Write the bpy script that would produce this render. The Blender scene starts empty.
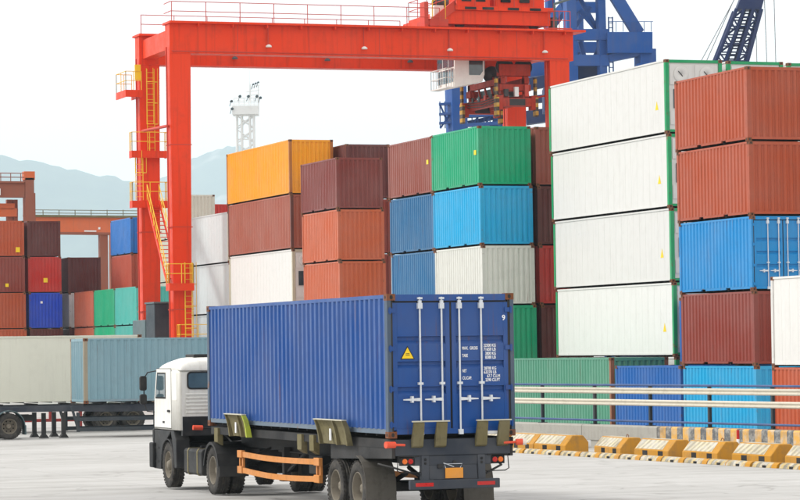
import bpy, bmesh, math, random
from mathutils import Vector, Matrix
random.seed(7)
R_ = math.radians
SC = bpy.context.scene
COL = SC.collection

# ------------------------------------------------------------------ camera
TH = R_(19.06)
CS, SN = math.cos(TH), math.sin(TH)
CAMH, FPX, ROLL = 3.07, 3000.0, R_(0.8)
PITCH = math.atan(99.6 / FPX)
FW = Vector((SN, CS, 0)); RT = Vector((CS, -SN, 0)); UP = Vector((0, 0, 1))
f_ = FW * math.cos(PITCH) + UP * math.sin(PITCH)
u_ = -FW * math.sin(PITCH) + UP * math.cos(PITCH)
r2 = RT * math.cos(ROLL) - u_ * math.sin(ROLL)
u2 = u_ * math.cos(ROLL) + RT * math.sin(ROLL)
cam = bpy.data.cameras.new('camera'); cam.sensor_width = 36.0; cam.lens = 36.0 * FPX / 800.0
cam.clip_start = 0.5; cam.clip_end = 30000
camo = bpy.data.objects.new('camera', cam); COL.objects.link(camo)
camo.matrix_world = Matrix(((r2.x, u2.x, -f_.x, 0), (r2.y, u2.y, -f_.y, 0), (r2.z, u2.z, -f_.z, CAMH), (0, 0, 0, 1)))
SC.camera = camo

def hz(px): return 349.6 - math.sin(ROLL) * (px - 400)          # picture row of the horizon
def at(px, D, z=0.0):                                            # direction of a column at a known distance
    l = (px - 400) / FPX * D
    v = RT * l + FW * D
    return Vector((v.x, v.y, z))
def zat(px, py, D): return CAMH + (hz(px) - py) * D / FPX        # height of a row at a known distance
def yat(px, X):                                                  # where a column meets a plane of constant X
    t = (px - 400) / FPX
    return X * (CS - t * SN) / (SN + t * CS)
def xat(px, Y):
    t = (px - 400) / FPX
    return Y * (SN + t * CS) / (CS - t * SN)
def lerp(a, b, t): return a + (b - a) * t
def zg(D): return -0.25 * min(1, max(0, (D - 62) / 38))          # apron falls gently toward the yard
def zgp(x, y): return zg(x * SN + y * CS)

# ------------------------------------------------------------------ world, sun, exposure
SUN_AZ, SUN_EL = R_(-58), R_(40)     # azimuth measured from +Y clockwise
W = bpy.data.worlds.new('World'); SC.world = W; W.use_nodes = True
nt = W.node_tree; nt.nodes.clear()
wo = nt.nodes.new('ShaderNodeOutputWorld'); bg = nt.nodes.new('ShaderNodeBackground')
sk = nt.nodes.new('ShaderNodeTexSky'); sk.sky_type = 'NISHITA'; sk.sun_disc = False
sk.sun_elevation = SUN_EL; sk.sun_rotation = SUN_AZ; sk.dust_density = 4.0; sk.air_density = 1.0
hs = nt.nodes.new('ShaderNodeHueSaturation'); hs.inputs['Saturation'].default_value = 0.25
mx = nt.nodes.new('ShaderNodeMix'); mx.data_type = 'RGBA'
mx.inputs[0].default_value = 0.86                                 # cloud deck hides most of the blue
mx.inputs[7].default_value = (8.85, 8.5, 8.25, 1)
nt.links.new(sk.outputs[0], hs.inputs['Color']); nt.links.new(hs.outputs[0], mx.inputs[6])
nt.links.new(mx.outputs[2], bg.inputs[0]); bg.inputs[1].default_value = 0.125
nt.links.new(bg.outputs[0], wo.inputs[0])
sl = bpy.data.lights.new('sun', 'SUN'); sl.energy = 2.0; sl.angle = R_(12); sl.color = (1, 0.975, 0.94)
so = bpy.data.objects.new('sun', sl); COL.objects.link(so)
sd = Vector((math.sin(SUN_AZ) * math.cos(SUN_EL), math.cos(SUN_AZ) * math.cos(SUN_EL), math.sin(SUN_EL)))
so.rotation_euler = sd.to_track_quat('Z', 'Y').to_euler(); so.location = (0, 0, 60)
SC.view_settings.view_transform = 'Standard'; SC.view_settings.look = 'None'
SC.view_settings.gamma = 1.0; SC.view_settings.exposure = 0.36; SC.view_settings.use_curve_mapping = False
SC.render.engine = 'CYCLES'; SC.cycles.use_denoising = True
SC.cycles.max_bounces = 8; SC.cycles.volume_bounces = 2; SC.cycles.transparent_max_bounces = 8

# ------------------------------------------------------------------ mesh helpers
class MB:
    def __init__(s): s.v = []; s.f = []; s.m = []; s.sm = []
    def add(s, vs, fs, mat=0, smooth=False):
        o = len(s.v); s.v += [tuple(p) for p in vs]
        for f in fs: s.f.append([i + o for i in f]); s.m.append(mat); s.sm.append(smooth)
        return s
    def box(s, x0, x1, y0, y1, z0, z1, mat=0):
        x0, x1 = min(x0, x1), max(x0, x1); y0, y1 = min(y0, y1), max(y0, y1); z0, z1 = min(z0, z1), max(z0, z1)
        return s.add([(x0,y0,z0),(x1,y0,z0),(x1,y1,z0),(x0,y1,z0),(x0,y0,z1),(x1,y0,z1),(x1,y1,z1),(x0,y1,z1)],
            [(3,2,1,0),(4,5,6,7),(0,1,5,4),(1,2,6,5),(2,3,7,6),(3,0,4,7)], mat)
    def beam(s, a, b, w, h=None, up=(0, 0, 1), mat=0, w1=None, h1=None):
        a = Vector(a); b = Vector(b); h = h or w; w1 = w1 or w; h1 = h1 or h
        d = (b - a).normalized(); u = Vector(up)
        if abs(d.dot(u)) > 0.98: u = Vector((0, 1, 0))
        x = d.cross(u).normalized(); u = x.cross(d).normalized()
        q = []
        for p, ww, hh in ((a, w, h), (b, w1, h1)):
            for sx, sz in ((-1, -1), (1, -1), (1, 1), (-1, 1)): q.append(p + x * sx * ww / 2 + u * sz * hh / 2)
        return s.add(q, [(0,1,2,3),(7,6,5,4),(1,0,4,5),(2,1,5,6),(3,2,6,7),(0,3,7,4)], mat)
    def tube(s, pts, r, n=8, mat=0, cap=True, smooth=True):
        pts = [Vector(p) for p in pts]; rs = r if isinstance(r, (list, tuple)) else [r] * len(pts)
        vs = []; x = None
        for i, p in enumerate(pts):
            d = (pts[min(i + 1, len(pts) - 1)] - pts[max(i - 1, 0)]).normalized()
            if x is None:
                u = Vector((0, 0, 1)) if abs(d.z) < 0.9 else Vector((0, 1, 0)); x = d.cross(u).normalized()
            x = (x - d * x.dot(d)).normalized(); y = d.cross(x)
            for k in range(n):
                a = 2 * math.pi * k / n; vs.append(p + (x * math.cos(a) + y * math.sin(a)) * rs[i])
        fs = []
        for i in range(len(pts) - 1):
            for k in range(n):
                fs.append((i*n+k, i*n+(k+1)%n, (i+1)*n+(k+1)%n, (i+1)*n+k))
        s.add(vs, fs, mat, smooth)
        if cap:
            s.add(vs[:n], [tuple(range(n))[::-1]], mat); s.add(vs[-n:], [tuple(range(n))], mat)
        return s
    def prism(s, poly, axis, a0, a1, mat=0):
        # poly: list of 2D points; axis: 'x' -> (y,z), 'y' -> (x,z), 'z' -> (x,y)
        def P(p, a): return (a, p[0], p[1]) if axis == 'x' else (p[0], a, p[1]) if axis == 'y' else (p[0], p[1], a)
        n = len(poly); vs = [P(p, a0) for p in poly] + [P(p, a1) for p in poly]
        fs = [tuple(range(n)), tuple(range(2*n-1, n-1, -1))] + [(i, i + n, (i+1) % n + n, (i+1) % n) for i in range(n)]
        return s.add(vs, fs, mat)
    def lathe(s, prof, c, axis='x', n=32, mat=0, closed=True, smooth=True):
        # prof: (offset along axis, radius)
        c = Vector(c); m = len(prof); vs = []
        for o, r in prof:
            for k in range(n):
                a = 2 * math.pi * k / n; ca, sa = r * math.cos(a), r * math.sin(a)
                vs.append(c + (Vector((o, ca, sa)) if axis == 'x' else Vector((ca, o, sa)) if axis == 'y' else Vector((ca, sa, o))))
        fs = []
        for i in range(m if closed else m - 1):
            j = (i + 1) % m
            for k in range(n): fs.append((i*n+k, i*n+(k+1)%n, j*n+(k+1)%n, j*n+k))
        return s.add(vs, fs, mat, smooth)
    def mesh(s, name, fix=True):
        me = bpy.data.meshes.new(name); me.from_pydata(s.v, [], s.f)
        me.polygons.foreach_set('material_index', s.m); me.polygons.foreach_set('use_smooth', s.sm)
        me.update()
        if fix:
            bm = bmesh.new(); bm.from_mesh(me); bmesh.ops.recalc_face_normals(bm, faces=bm.faces); bm.to_mesh(me); bm.free()
        return me
    def build(s, name, mats, parent=None, loc=None, bevel=0, fix=True):
        me = s.mesh(name, fix)
        for m in (mats if isinstance(mats, (list, tuple)) else [mats]): me.materials.append(m)
        o = bpy.data.objects.new(name, me); COL.objects.link(o)
        if parent: o.parent = parent
        if loc is not None: o.location = loc
        if bevel:
            b = o.modifiers.new('bevel', 'BEVEL'); b.width = bevel; b.segments = 2; b.limit_method = 'ANGLE'; b.angle_limit = R_(40)
        return o

def empty(name, loc=(0, 0, 0), rz=0):
    o = bpy.data.objects.new(name, None); COL.objects.link(o); o.location = loc; o.rotation_euler = (0, 0, rz)
    o.empty_display_size = 0.3
    return o
def tag(o, label=None, cat=None, group=None, kind=None):
    if label: o['label'] = label
    if cat: o['category'] = cat
    if group: o['group'] = group
    if kind: o['kind'] = kind
    return o
def copy_tree(o, parent=None):
    c = o.copy(); COL.objects.link(c); c.parent = parent
    for ch in list(o.children): copy_tree(ch, c)
    return c

# ------------------------------------------------------------------ materials
def lin(c):
    c = c / 255.0
    return c / 12.92 if c <= 0.04045 else ((c + 0.055) / 1.055) ** 2.4
def srgb(r, g, b, k=1.0): return (lin(r) * k, lin(g) * k, lin(b) * k, 1)

def newmat(name):
    m = bpy.data.materials.new(name); m.use_nodes = True
    n = m.node_tree; b = n.nodes['Principled BSDF']
    return m, n, b
def node(n, t, **kw):
    x = n.nodes.new(t)
    for k, v in kw.items(): setattr(x, k, v)
    return x
def noise(n, vec, scale, detail=4, rough=0.55, mapscale=None, w=None):
    t = node(n, 'ShaderNodeTexNoise'); t.inputs['Scale'].default_value = scale
    t.inputs['Detail'].default_value = detail; t.inputs['Roughness'].default_value = rough
    if mapscale:
        mp = node(n, 'ShaderNodeMapping'); mp.inputs['Scale'].default_value = mapscale
        n.links.new(vec, mp.inputs[0]); vec = mp.outputs[0]
    n.links.new(vec, t.inputs['Vector']); return t.outputs['Fac']
def ramp(n, fac, lo, hi, a=0.0, b=1.0):
    r = node(n, 'ShaderNodeMapRange'); r.clamp = True
    r.inputs[1].default_value = lo; r.inputs[2].default_value = hi; r.inputs[3].default_value = a; r.inputs[4].default_value = b
    n.links.new(fac, r.inputs[0]); return r.outputs[0]
def mixc(n, fac, a, b, blend='MIX'):
    m = node(n, 'ShaderNodeMix', data_type='RGBA', blend_type=blend)
    for sock, val in ((0, fac), (6, a), (7, b)):
        if isinstance(val, (int, float)): m.inputs[sock].default_value = val
        elif isinstance(val, (tuple, list)): m.inputs[sock].default_value = val
        else: n.links.new(val, m.inputs[sock])
    return m.outputs[2]
def mth(n, op, a, b=None):
    m = node(n, 'ShaderNodeMath', operation=op)
    for i, v in enumerate((a, b)):
        if v is None: continue
        if isinstance(v, (int, float)): m.inputs[i].default_value = v
        else: n.links.new(v, m.inputs[i])
    return m.outputs[0]
def bump(n, b, h, strength=0.2, dist=0.01):
    x = node(n, 'ShaderNodeBump'); x.inputs['Strength'].default_value = strength; x.inputs['Distance'].default_value = dist
    n.links.new(h, x.inputs['Height']); n.links.new(x.outputs[0], b.inputs['Normal'])

def worn(name, rgb, rough=0.5, metal=0.0, dirt=0.25, dirtcol=(0.12, 0.10, 0.08, 1), rust=0.0, scale=1.0, streak=0.0, spec=0.18, seedcol=False, fade=0.16, runs=0.0):
    """painted or bare surface with uneven tone, grime and rust in its own patches"""
    m, n, b = newmat(name)
    tc = node(n, 'ShaderNodeTexCoord'); oi = node(n, 'ShaderNodeObjectInfo')
    if seedcol: base = oi.outputs['Color']; seed = oi.outputs['Alpha']
    else: base = rgb; seed = oi.outputs['Random']
    off = node(n, 'ShaderNodeVectorMath', operation='ADD')
    sc_ = node(n, 'ShaderNodeVectorMath', operation='SCALE'); sc_.inputs[0].default_value = (37, 19, 53)
    n.links.new(seed, sc_.inputs['Scale']); n.links.new(tc.outputs['Object'], off.inputs[0]); n.links.new(sc_.outputs[0], off.inputs[1])
    v = off.outputs[0]
    if seedcol: dirtcol = mixc(n, 0.22, mixc(n, 1.0, base, (0.5, 0.5, 0.5, 1), 'MULTIPLY'), dirtcol)
    n1 = noise(n, v, 0.55 * scale, 3)
    c = mixc(n, ramp(n, n1, 0.35, 0.75, 0, fade), base, mixc(n, 0.6, base, (0.50, 0.49, 0.47, 1)))
    n2 = noise(n, v, 2.2 * scale, 5, 0.65)
    c = mixc(n, ramp(n, n2, 0.50, 0.8, 0, dirt), c, dirtcol)
    if streak:
        n3 = noise(n, v, 1.0, 4, 0.6, mapscale=(7 * scale, 7 * scale, 0.35 * scale))
        c = mixc(n, ramp(n, n3, 0.52, 0.78, 0, streak), c, dirtcol)
    if rust:
        n4 = noise(n, v, 3.0 * scale, 6, 0.7)
        rc = mixc(n, ramp(n, noise(n, v, 14 * scale, 3), 0.35, 0.7), (0.10, 0.035, 0.015, 1), (0.28, 0.11, 0.04, 1))
        lo = 0.80 - 0.32 * rust
        c = mixc(n, ramp(n, n4, lo, lo + 0.08, 0, 0.9), c, rc)
    if runs:                                  # thin rust runs down the sheet, gathered in patches
        n5 = noise(n, v, 1.0, 3, 0.5, mapscale=(16 * scale, 16 * scale, 0.5 * scale)); n6 = noise(n, v, 0.8 * scale, 3)
        c = mixc(n, mth(n, 'MULTIPLY', ramp(n, n5, 0.60, 0.72, 0, runs), ramp(n, n6, 0.48, 0.62)), c, (0.16, 0.065, 0.03, 1))
    n.links.new(c, b.inputs['Base Color'])
    n.links.new(ramp(n, n2, 0.3, 0.75, max(0.05, rough - 0.08), min(1, rough + 0.15)), b.inputs['Roughness'])
    b.inputs['Metallic'].default_value = metal; b.inputs['Specular IOR Level'].default_value = spec
    if seedcol:                               # gentle dents on top of the fine relief
        h_ = mth(n, 'ADD', mth(n, 'MULTIPLY', noise(n, v, 1.3, 2), 3.0), mth(n, 'MULTIPLY', n2, 0.3)); bump(n, b, h_, 0.25, 0.012)
    else: bump(n, b, n2, 0.12, 0.006 / max(scale, 0.3))
    return m

M = {}
M['paint'] = worn('container_paint', None, 0.36, dirt=0.2, streak=0.28, rust=0.22, spec=0.27, seedcol=True, runs=0.4)
M['frame'] = worn('container_frame_paint', None, 0.5, spec=0.35, dirt=0.3, streak=0.1, rust=0.6, seedcol=True)
M['clean'] = worn('reefer_paint', None, 0.35, dirt=0.14, streak=0.16, rust=0.0, dirtcol=(0.40, 0.37, 0.30, 1), runs=0.12, seedcol=True, fade=0.0)
M['casting'] = worn('rusty_casting', srgb(120, 72, 45), 0.75, dirt=0.4, rust=0.9, scale=3)
M['dark'] = worn('dark_hole', (0.012, 0.012, 0.013, 1), 0.8, dirt=0.1)
M['galv'] = worn('galvanised_steel', srgb(214, 220, 226), 0.42, metal=0.0, dirt=0.2, scale=3, streak=0.1)
M['gasket'] = worn('rubber_gasket', (0.018, 0.019, 0.021, 1), 0.75, dirt=0.2)
M['tyre'] = worn('tyre_rubber', (0.03, 0.028, 0.026, 1), 0.85, dirt=0.7, dirtcol=(0.15, 0.135, 0.11, 1), scale=3)
M['rim'] = worn('wheel_rim', srgb(120, 113, 100), 0.7, dirt=0.7, dirtcol=(0.10, 0.085, 0.07, 1), scale=4)
M['chassis'] = worn('chassis_paint', (0.013, 0.013, 0.014, 1), 0.65, dirt=0.3, dirtcol=(0.07, 0.06, 0.05, 1), rust=0.25, scale=2)
M['chassis_blue'] = worn('chassis_slate_paint', srgb(52, 58, 68), 0.5, dirt=0.3, dirtcol=(0.10, 0.09, 0.08, 1), scale=2)
M['black'] = worn('black_plastic', (0.012, 0.0125, 0.014, 1), 0.6, dirt=0.25, dirtcol=(0.07, 0.065, 0.055, 1), scale=2)
M['cab'] = worn('cab_white_paint', srgb(228, 227, 220), 0.32, dirt=0.2, streak=0.3, dirtcol=(0.30, 0.25, 0.18, 1), scale=1.6, fade=0)
M['cabfloor'] = worn('cab_grey_lower', (0.02, 0.021, 0.023, 1), 0.55, dirt=0.3, dirtcol=(0.07, 0.065, 0.055, 1), scale=2)
M['guide'] = worn('mossy_guide_steel', srgb(112, 104, 72), 0.8, dirt=0.7, dirtcol=(0.06, 0.055, 0.03, 1), rust=0.4, scale=3, streak=0.4)
M['lime'] = worn('lime_paint', srgb(176, 190, 60), 0.6, dirt=0.4, scale=3)
M['guidetop'] = worn('pale_guide_edge', srgb(196, 192, 172), 0.6, dirt=0.4, scale=3)
M['orange_bar'] = worn('orange_bar_paint', srgb(202, 132, 64), 0.55, dirt=0.45, dirtcol=(0.25, 0.13, 0.06, 1), scale=3)
M['plate'] = worn('orange_plate', srgb(226, 150, 50), 0.45, dirt=0.15, scale=5)
M['red_lens'] = worn('red_lens', srgb(190, 30, 28), 0.3, dirt=0.1, scale=5)
M['orange_lens'] = worn('orange_lens', srgb(240, 120, 40), 0.3, dirt=0.1, scale=5)
M['lamp_red'] = worn('marker_lamp_red', srgb(232, 84, 54), 0.4, dirt=0.2, scale=6)
M['lamp_white'] = worn('marker_lamp_white', srgb(236, 226, 214), 0.4, dirt=0.2, scale=6)
M['mudguard'] = worn('mud_grey_rubber', (0.10, 0.092, 0.078, 1), 0.8, dirt=0.7, dirtcol=(0.05, 0.045, 0.04, 1), scale=2, streak=0.3)
M['yellow'] = worn('yellow_paint', srgb(240, 196, 50), 0.5, dirt=0.2, rust=0.1, scale=1.5)
M['crane_red'] = worn('crane_red_paint', srgb(230, 62, 18), 0.42, dirt=0.22, dirtcol=(0.16, 0.03, 0.015, 1), streak=0.4, scale=0.6, fade=0.05)
M['crane_dkred'] = worn('crane_faded_red', srgb(196, 62, 44), 0.5, dirt=0.3, rust=0.2, scale=0.8)
M['crane_black'] = worn('crane_black_steel', (0.03, 0.028, 0.03, 1), 0.5, dirt=0.3)
M['crane_white'] = worn('cabin_white', srgb(236, 236, 230), 0.4, dirt=0.12, streak=0.1)
M['crane_blue'] = worn('quay_crane_blue', srgb(14, 74, 146), 0.5, dirt=0.15, streak=0.2, scale=0.3)
M['jib_blue'] = worn('jib_navy_paint', srgb(18, 40, 86), 0.5, dirt=0.15, scale=0.3)
M['far_orange'] = worn('far_gantry_orange', srgb(206, 98, 48), 0.5, dirt=0.2, streak=0.2, scale=0.4)
M['far_brown'] = worn('far_gantry_brown', srgb(142, 78, 56), 0.6, dirt=0.25, streak=0.2, scale=0.4)
M['tower_white'] = worn('light_tower_white', srgb(228, 230, 228), 0.5, dirt=0.1)
M['lamp_glass'] = worn('floodlight_glass', srgb(70, 84, 88), 0.2, dirt=0.1)
M['house_grey'] = worn('electric_house_grey', srgb(80, 100, 104), 0.5, dirt=0.2, streak=0.2)
M['house_dark'] = worn('electric_house_dark', srgb(46, 56, 64), 0.5, dirt=0.2, streak=0.2)
M['rail_white'] = worn('guard_rail_white', srgb(204, 198, 182), 0.5, dirt=0.5, dirtcol=(0.36, 0.32, 0.25, 1), rust=0.1, scale=2)
M['rail_blue'] = worn('guard_pipe_blue', srgb(58, 82, 128), 0.5, dirt=0.3, scale=3)
M['concrete'] = worn('barrier_concrete', srgb(160, 158, 150), 0.85, dirt=0.45, dirtcol=(0.20, 0.19, 0.17, 1), streak=0.35, scale=1.6)
M['red_frame'] = worn('red_trailer_frame', srgb(150, 40, 38), 0.6, dirt=0.3, rust=0.3)
M['text'] = worn('stencil_white', srgb(240, 242, 244), 0.5, dirt=0.1, scale=8)
M['sign_yellow'] = worn('warning_yellow', srgb(246, 208, 30), 0.45, dirt=0.1, scale=8)
M['wire'] = worn('hoist_wire', (0.16, 0.16, 0.17, 1), 0.5)

def glass_mat(name, rgb, rough=0.08):
    m, n, b = newmat(name)
    tc = node(n, 'ShaderNodeTexCoord'); f = noise(n, tc.outputs['Object'], 2.0, 3)
    n.links.new(mixc(n, ramp(n, f, 0.3, 0.7), rgb, tuple(min(1, x * 1.6) for x in rgb[:3]) + (1,)), b.inputs['Base Color'])
    b.inputs['Roughness'].default_value = rough; b.inputs['Specular IOR Level'].default_value = 0.8
    b.inputs['Coat Weight'].default_value = 0.5
    return m
M['glass'] = glass_mat('cab_window_glass', (0.06, 0.10, 0.12, 1))
M['glass_dark'] = glass_mat('tinted_glass', (0.03, 0.05, 0.055, 1))

def clear_glass(name, tint):
    m, n, b = newmat(name)
    n.nodes.remove(b); out = [x for x in n.nodes if x.type == 'OUTPUT_MATERIAL'][0]
    g = node(n, 'ShaderNodeBsdfGlossy'); g.inputs['Roughness'].default_value = 0.03
    t = node(n, 'ShaderNodeBsdfTransparent'); t.inputs[0].default_value = tint
    fr = node(n, 'ShaderNodeFresnel'); fr.inputs[0].default_value = 1.5
    mxs = node(n, 'ShaderNodeMixShader'); n.links.new(fr.outputs[0], mxs.inputs[0])
    n.links.new(t.outputs[0], mxs.inputs[1]); n.links.new(g.outputs[0], mxs.inputs[2]); n.links.new(mxs.outputs[0], out.inputs[0])
    return m
M['pane'] = clear_glass('clear_pane', (0.62, 0.78, 0.80, 1))

def striped(name, axis, width, ca, cb, worn_amt=0.4, diag=0.0):
    m, n, b = newmat(name)
    tc = node(n, 'ShaderNodeTexCoord'); sp = node(n, 'ShaderNodeSeparateXYZ'); n.links.new(tc.outputs['Object'], sp.inputs[0])
    u = sp.outputs['XYZ'.index(axis)]
    if diag: u = mth(n, 'ADD', u, mth(n, 'MULTIPLY', sp.outputs[2], diag))
    st = mth(n, 'GREATER_THAN', mth(n, 'FRACT', mth(n, 'DIVIDE', u, width * 2)), 0.5)
    c = mixc(n, st, ca, cb)
    oi = node(n, 'ShaderNodeObjectInfo'); ad = node(n, 'ShaderNodeVectorMath', operation='ADD'); n.links.new(tc.outputs['Object'], ad.inputs[0]); sv = node(n, 'ShaderNodeVectorMath', operation='SCALE'); sv.inputs[0].default_value = (31, 17, 23); n.links.new(oi.outputs['Random'], sv.inputs['Scale']); n.links.new(sv.outputs[0], ad.inputs[1])
    nn = noise(n, ad.outputs[0], 4.0, 6, 0.7)
    c = mixc(n, ramp(n, nn, 0.45, 0.62, 0, worn_amt), c, (0.50, 0.48, 0.43, 1))
    n2 = noise(n, ad.outputs[0], 1.6, 5, 0.65)
    c = mixc(n, ramp(n, n2, 0.48, 0.72, 0, 0.6), c, (0.15, 0.13, 0.10, 1))
    n.links.new(c, b.inputs['Base Color']); b.inputs['Roughness'].default_value = 0.75
    bump(n, b, nn, 0.2, 0.01)
    return m
M['hatch'] = striped('worn_hatch_paint', 'Y', 0.15, srgb(196, 186, 156), srgb(158, 150, 126), 0.95, 0.9)
M['kerb_stripe'] = striped('kerb_stripe_paint', 'Y', 0.2, srgb(186, 162, 104), srgb(128, 122, 104), 0.85, 0.6)
M['beam_stripe'] = striped('beam_stripe_paint', 'Y', 0.33, srgb(214, 164, 80), srgb(92, 94, 96), 0.6)
M['block_yellow'] = worn('block_yellow_paint', srgb(186, 132, 34), 0.75, dirt=0.65, dirtcol=(0.20, 0.14, 0.07, 1), rust=0.3, scale=1.6, streak=0.4)

M['spreader'] = worn('spreader_weathered_red', srgb(170, 50, 30), 0.55, dirt=0.6, dirtcol=(0.04, 0.02, 0.015, 1), rust=0.4, scale=1.2, streak=0.4)
M['flipper'] = striped('flipper_hazard_paint', 'Z', 0.24, srgb(190, 144, 30), srgb(64, 50, 36), 0.2)

def ground_mat():
    m, n, b = newmat('apron_concrete')
    tc = node(n, 'ShaderNodeTexCoord'); v = tc.outputs['Object']
    c = mixc(n, ramp(n, noise(n, v, 0.12, 5, 0.6), 0.3, 0.7), (0.40, 0.395, 0.38, 1), (0.50, 0.495, 0.48, 1))
    c = mixc(n, ramp(n, noise(n, v, 1.4, 6, 0.7), 0.45, 0.8, 0, 0.35), c, (0.31, 0.30, 0.275, 1))
    # rubbed tyre tracks running with the traffic
    tr = noise(n, v, 1.0, 5, 0.65, mapscale=(0.10, 0.9, 1))
    c = mixc(n, ramp(n, tr, 0.50, 0.70, 0, 0.55), c, (0.27, 0.26, 0.24, 1))
    sw = noise(n, v, 0.35, 2, 0.4); sw2 = mth(n, 'ABSOLUTE', mth(n, 'SUBTRACT', sw, 0.5))       # curved skid marks follow a contour
    k = mth(n, 'MULTIPLY', ramp(n, sw2, 0.0, 0.012, 0.55, 0), ramp(n, noise(n, v, 0.13, 3), 0.46, 0.60))
    c = mixc(n, k, c, (0.20, 0.19, 0.175, 1))
    sw3 = mth(n, 'ABSOLUTE', mth(n, 'SUBTRACT', noise(n, v, 0.22, 2, 0.4, mapscale=(1, 1, 1)), 0.56))
    k2 = mth(n, 'MULTIPLY', ramp(n, sw3, 0.0, 0.03, 0.35, 0), ramp(n, noise(n, v, 0.3, 4), 0.42, 0.62))
    c = mixc(n, k2, c, (0.24, 0.23, 0.21, 1))
    st = noise(n, v, 0.45, 5, 0.62)                                  # oil and rubber stains
    c = mixc(n, ramp(n, st, 0.60, 0.74, 0, 0.5), c, (0.22, 0.21, 0.19, 1))
    sp_ = node(n, 'ShaderNodeSeparateXYZ'); n.links.new(v, sp_.inputs[0])
    for ax in (0, 1):
        fr = mth(n, 'ABSOLUTE', mth(n, 'SUBTRACT', mth(n, 'FRACT', mth(n, 'DIVIDE', sp_.outputs[ax], 5.0)), 0.5))
        c = mixc(n, ramp(n, fr, 0.0, 0.006, 0.45, 0), c, (0.20, 0.19, 0.17, 1))
    c = mixc(n, ramp(n, noise(n, v, 7.0, 4, 0.7), 0.64, 0.76, 0, 0.4), c, (0.24, 0.22, 0.19, 1))
    n.links.new(c, b.inputs['Base Color']); b.inputs['Roughness'].default_value = 0.88; b.inputs['Specular IOR Level'].default_value = 0.3
    bump(n, b, noise(n, v, 9, 5), 0.25, 0.01)
    return m
M['ground'] = ground_mat()

# ------------------------------------------------------------------ ground, hills
g = MB(); Ds = [-120, 0, 40, 62, 70, 80, 90, 100, 130, 220, 600, 2500, 14000]; Ls = [-7000, -400, -60, -20, 0, 20, 60, 400, 7000]
for D in Ds:
    for l in Ls:
        p = RT * l + FW * D; g.v.append((p.x, p.y, zg(D)))
nl = len(Ls)
for i in range(len(Ds) - 1):
    for j in range(nl - 1): g.f.append([i*nl+j, i*nl+j+1, (i+1)*nl+j+1, (i+1)*nl+j]); g.m.append(0); g.sm.append(True)
tag(g.build('ground', M['ground']), kind='structure')

def hill_mat():
    m, n, b = newmat('wooded_hillside'); tc = node(n, 'ShaderNodeTexCoord'); v = tc.outputs['Object']
    c = mixc(n, ramp(n, noise(n, v, 0.01, 6, 0.65), 0.35, 0.7), (0.035, 0.06, 0.03, 1), (0.07, 0.10, 0.05, 1))
    c = mixc(n, ramp(n, noise(n, v, 0.0032, 3, 0.5), 0.62, 0.66), c, (0.26, 0.25, 0.21, 1))
    n.links.new(c, b.inputs['Base Color']); b.inputs['Roughness'].default_value = 0.95; return m
M['hill'] = hill_mat()
def hill(prof, D, depth, name):
    # prof: (column, row) of the crest at distance D; real slopes run down both ways
    h = MB(); rnd = random.Random(3); cols = []
    n = 90; x0, x1 = prof[0][0], prof[-1][0]
    for i in range(n + 1):
        x = lerp(x0, x1, i / n)
        for (xa, ya), (xb, yb) in zip(prof, prof[1:]):
            if xa <= x <= xb: y = lerp(ya, yb, (x - xa) / (xb - xa)); break
        cols.append((x, zat(x, y, D) + rnd.uniform(-6, 6)))
    m = 14
    for x, z in cols:
        p = at(x, D)
        for k in range(m + 1):
            t = k / m * 2 - 1; dd = t * depth
            s = (1 - abs(t)) ** 0.8; q = p + FW * dd
            w = 30 * math.sin(x * 0.09 + t * 5) * (1 - abs(t)) * abs(t)
            h.v.append((q.x, q.y, -1 + (z + 1) * s + w))
    for i in range(n):
        for k in range(m):
            a = i * (m + 1) + k; h.f.append([a, a + m + 1, a + m + 2, a + 1]); h.m.append(0); h.sm.append(True)
    tag(h.build(name, M['hill']), kind='structure')
hill([(-420, 190), (-200, 160), (-60, 150), (0, 156), (40, 163), (80, 171), (128, 180), (170, 200), (230, 235), (300, 300)], 9800, 1500, 'hills')
hill([(60, 300), (110, 225), (150, 186), (190, 160), (230, 146), (265, 150), (320, 165), (400, 215), (480, 290), (520, 340)], 11400, 1500, 'hills')

# ------------------------------------------------------------------ shipping containers
WID = 2.438; HW = WID / 2
STD, HC = 2.591, 2.896
L20, L40 = 6.058, 12.192
_cm = {}
def corr_strip(n, axis, a0, a1, z0, z1, face, depth, seg=(0.100, 0.052, 0.074, 0.052)):
    """one corrugated wall sheet: face = outer plane coordinate, depth measured inward (signed)"""
    cnt = max(1, round((a1 - a0) / n)); k = (a1 - a0) / (cnt * sum(seg)); pts = []; u = a0
    for i in range(cnt):
        pts += [(u, 0), (u + seg[0] * k, 0), (u + (seg[0] + seg[1]) * k, depth), (u + (seg[0] + seg[1] + seg[2]) * k, depth)]
        u += sum(seg) * k
    pts.append((a1, 0))
    vs = []
    for uu, d in pts:
        for z in (z0, z1):
            vs.append((face + d, uu, z) if axis == 'x' else (uu, face + d, z))
    return vs, [(2*i, 2*i+2, 2*i+3, 2*i+1) for i in range(len(pts) - 1)]

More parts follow.
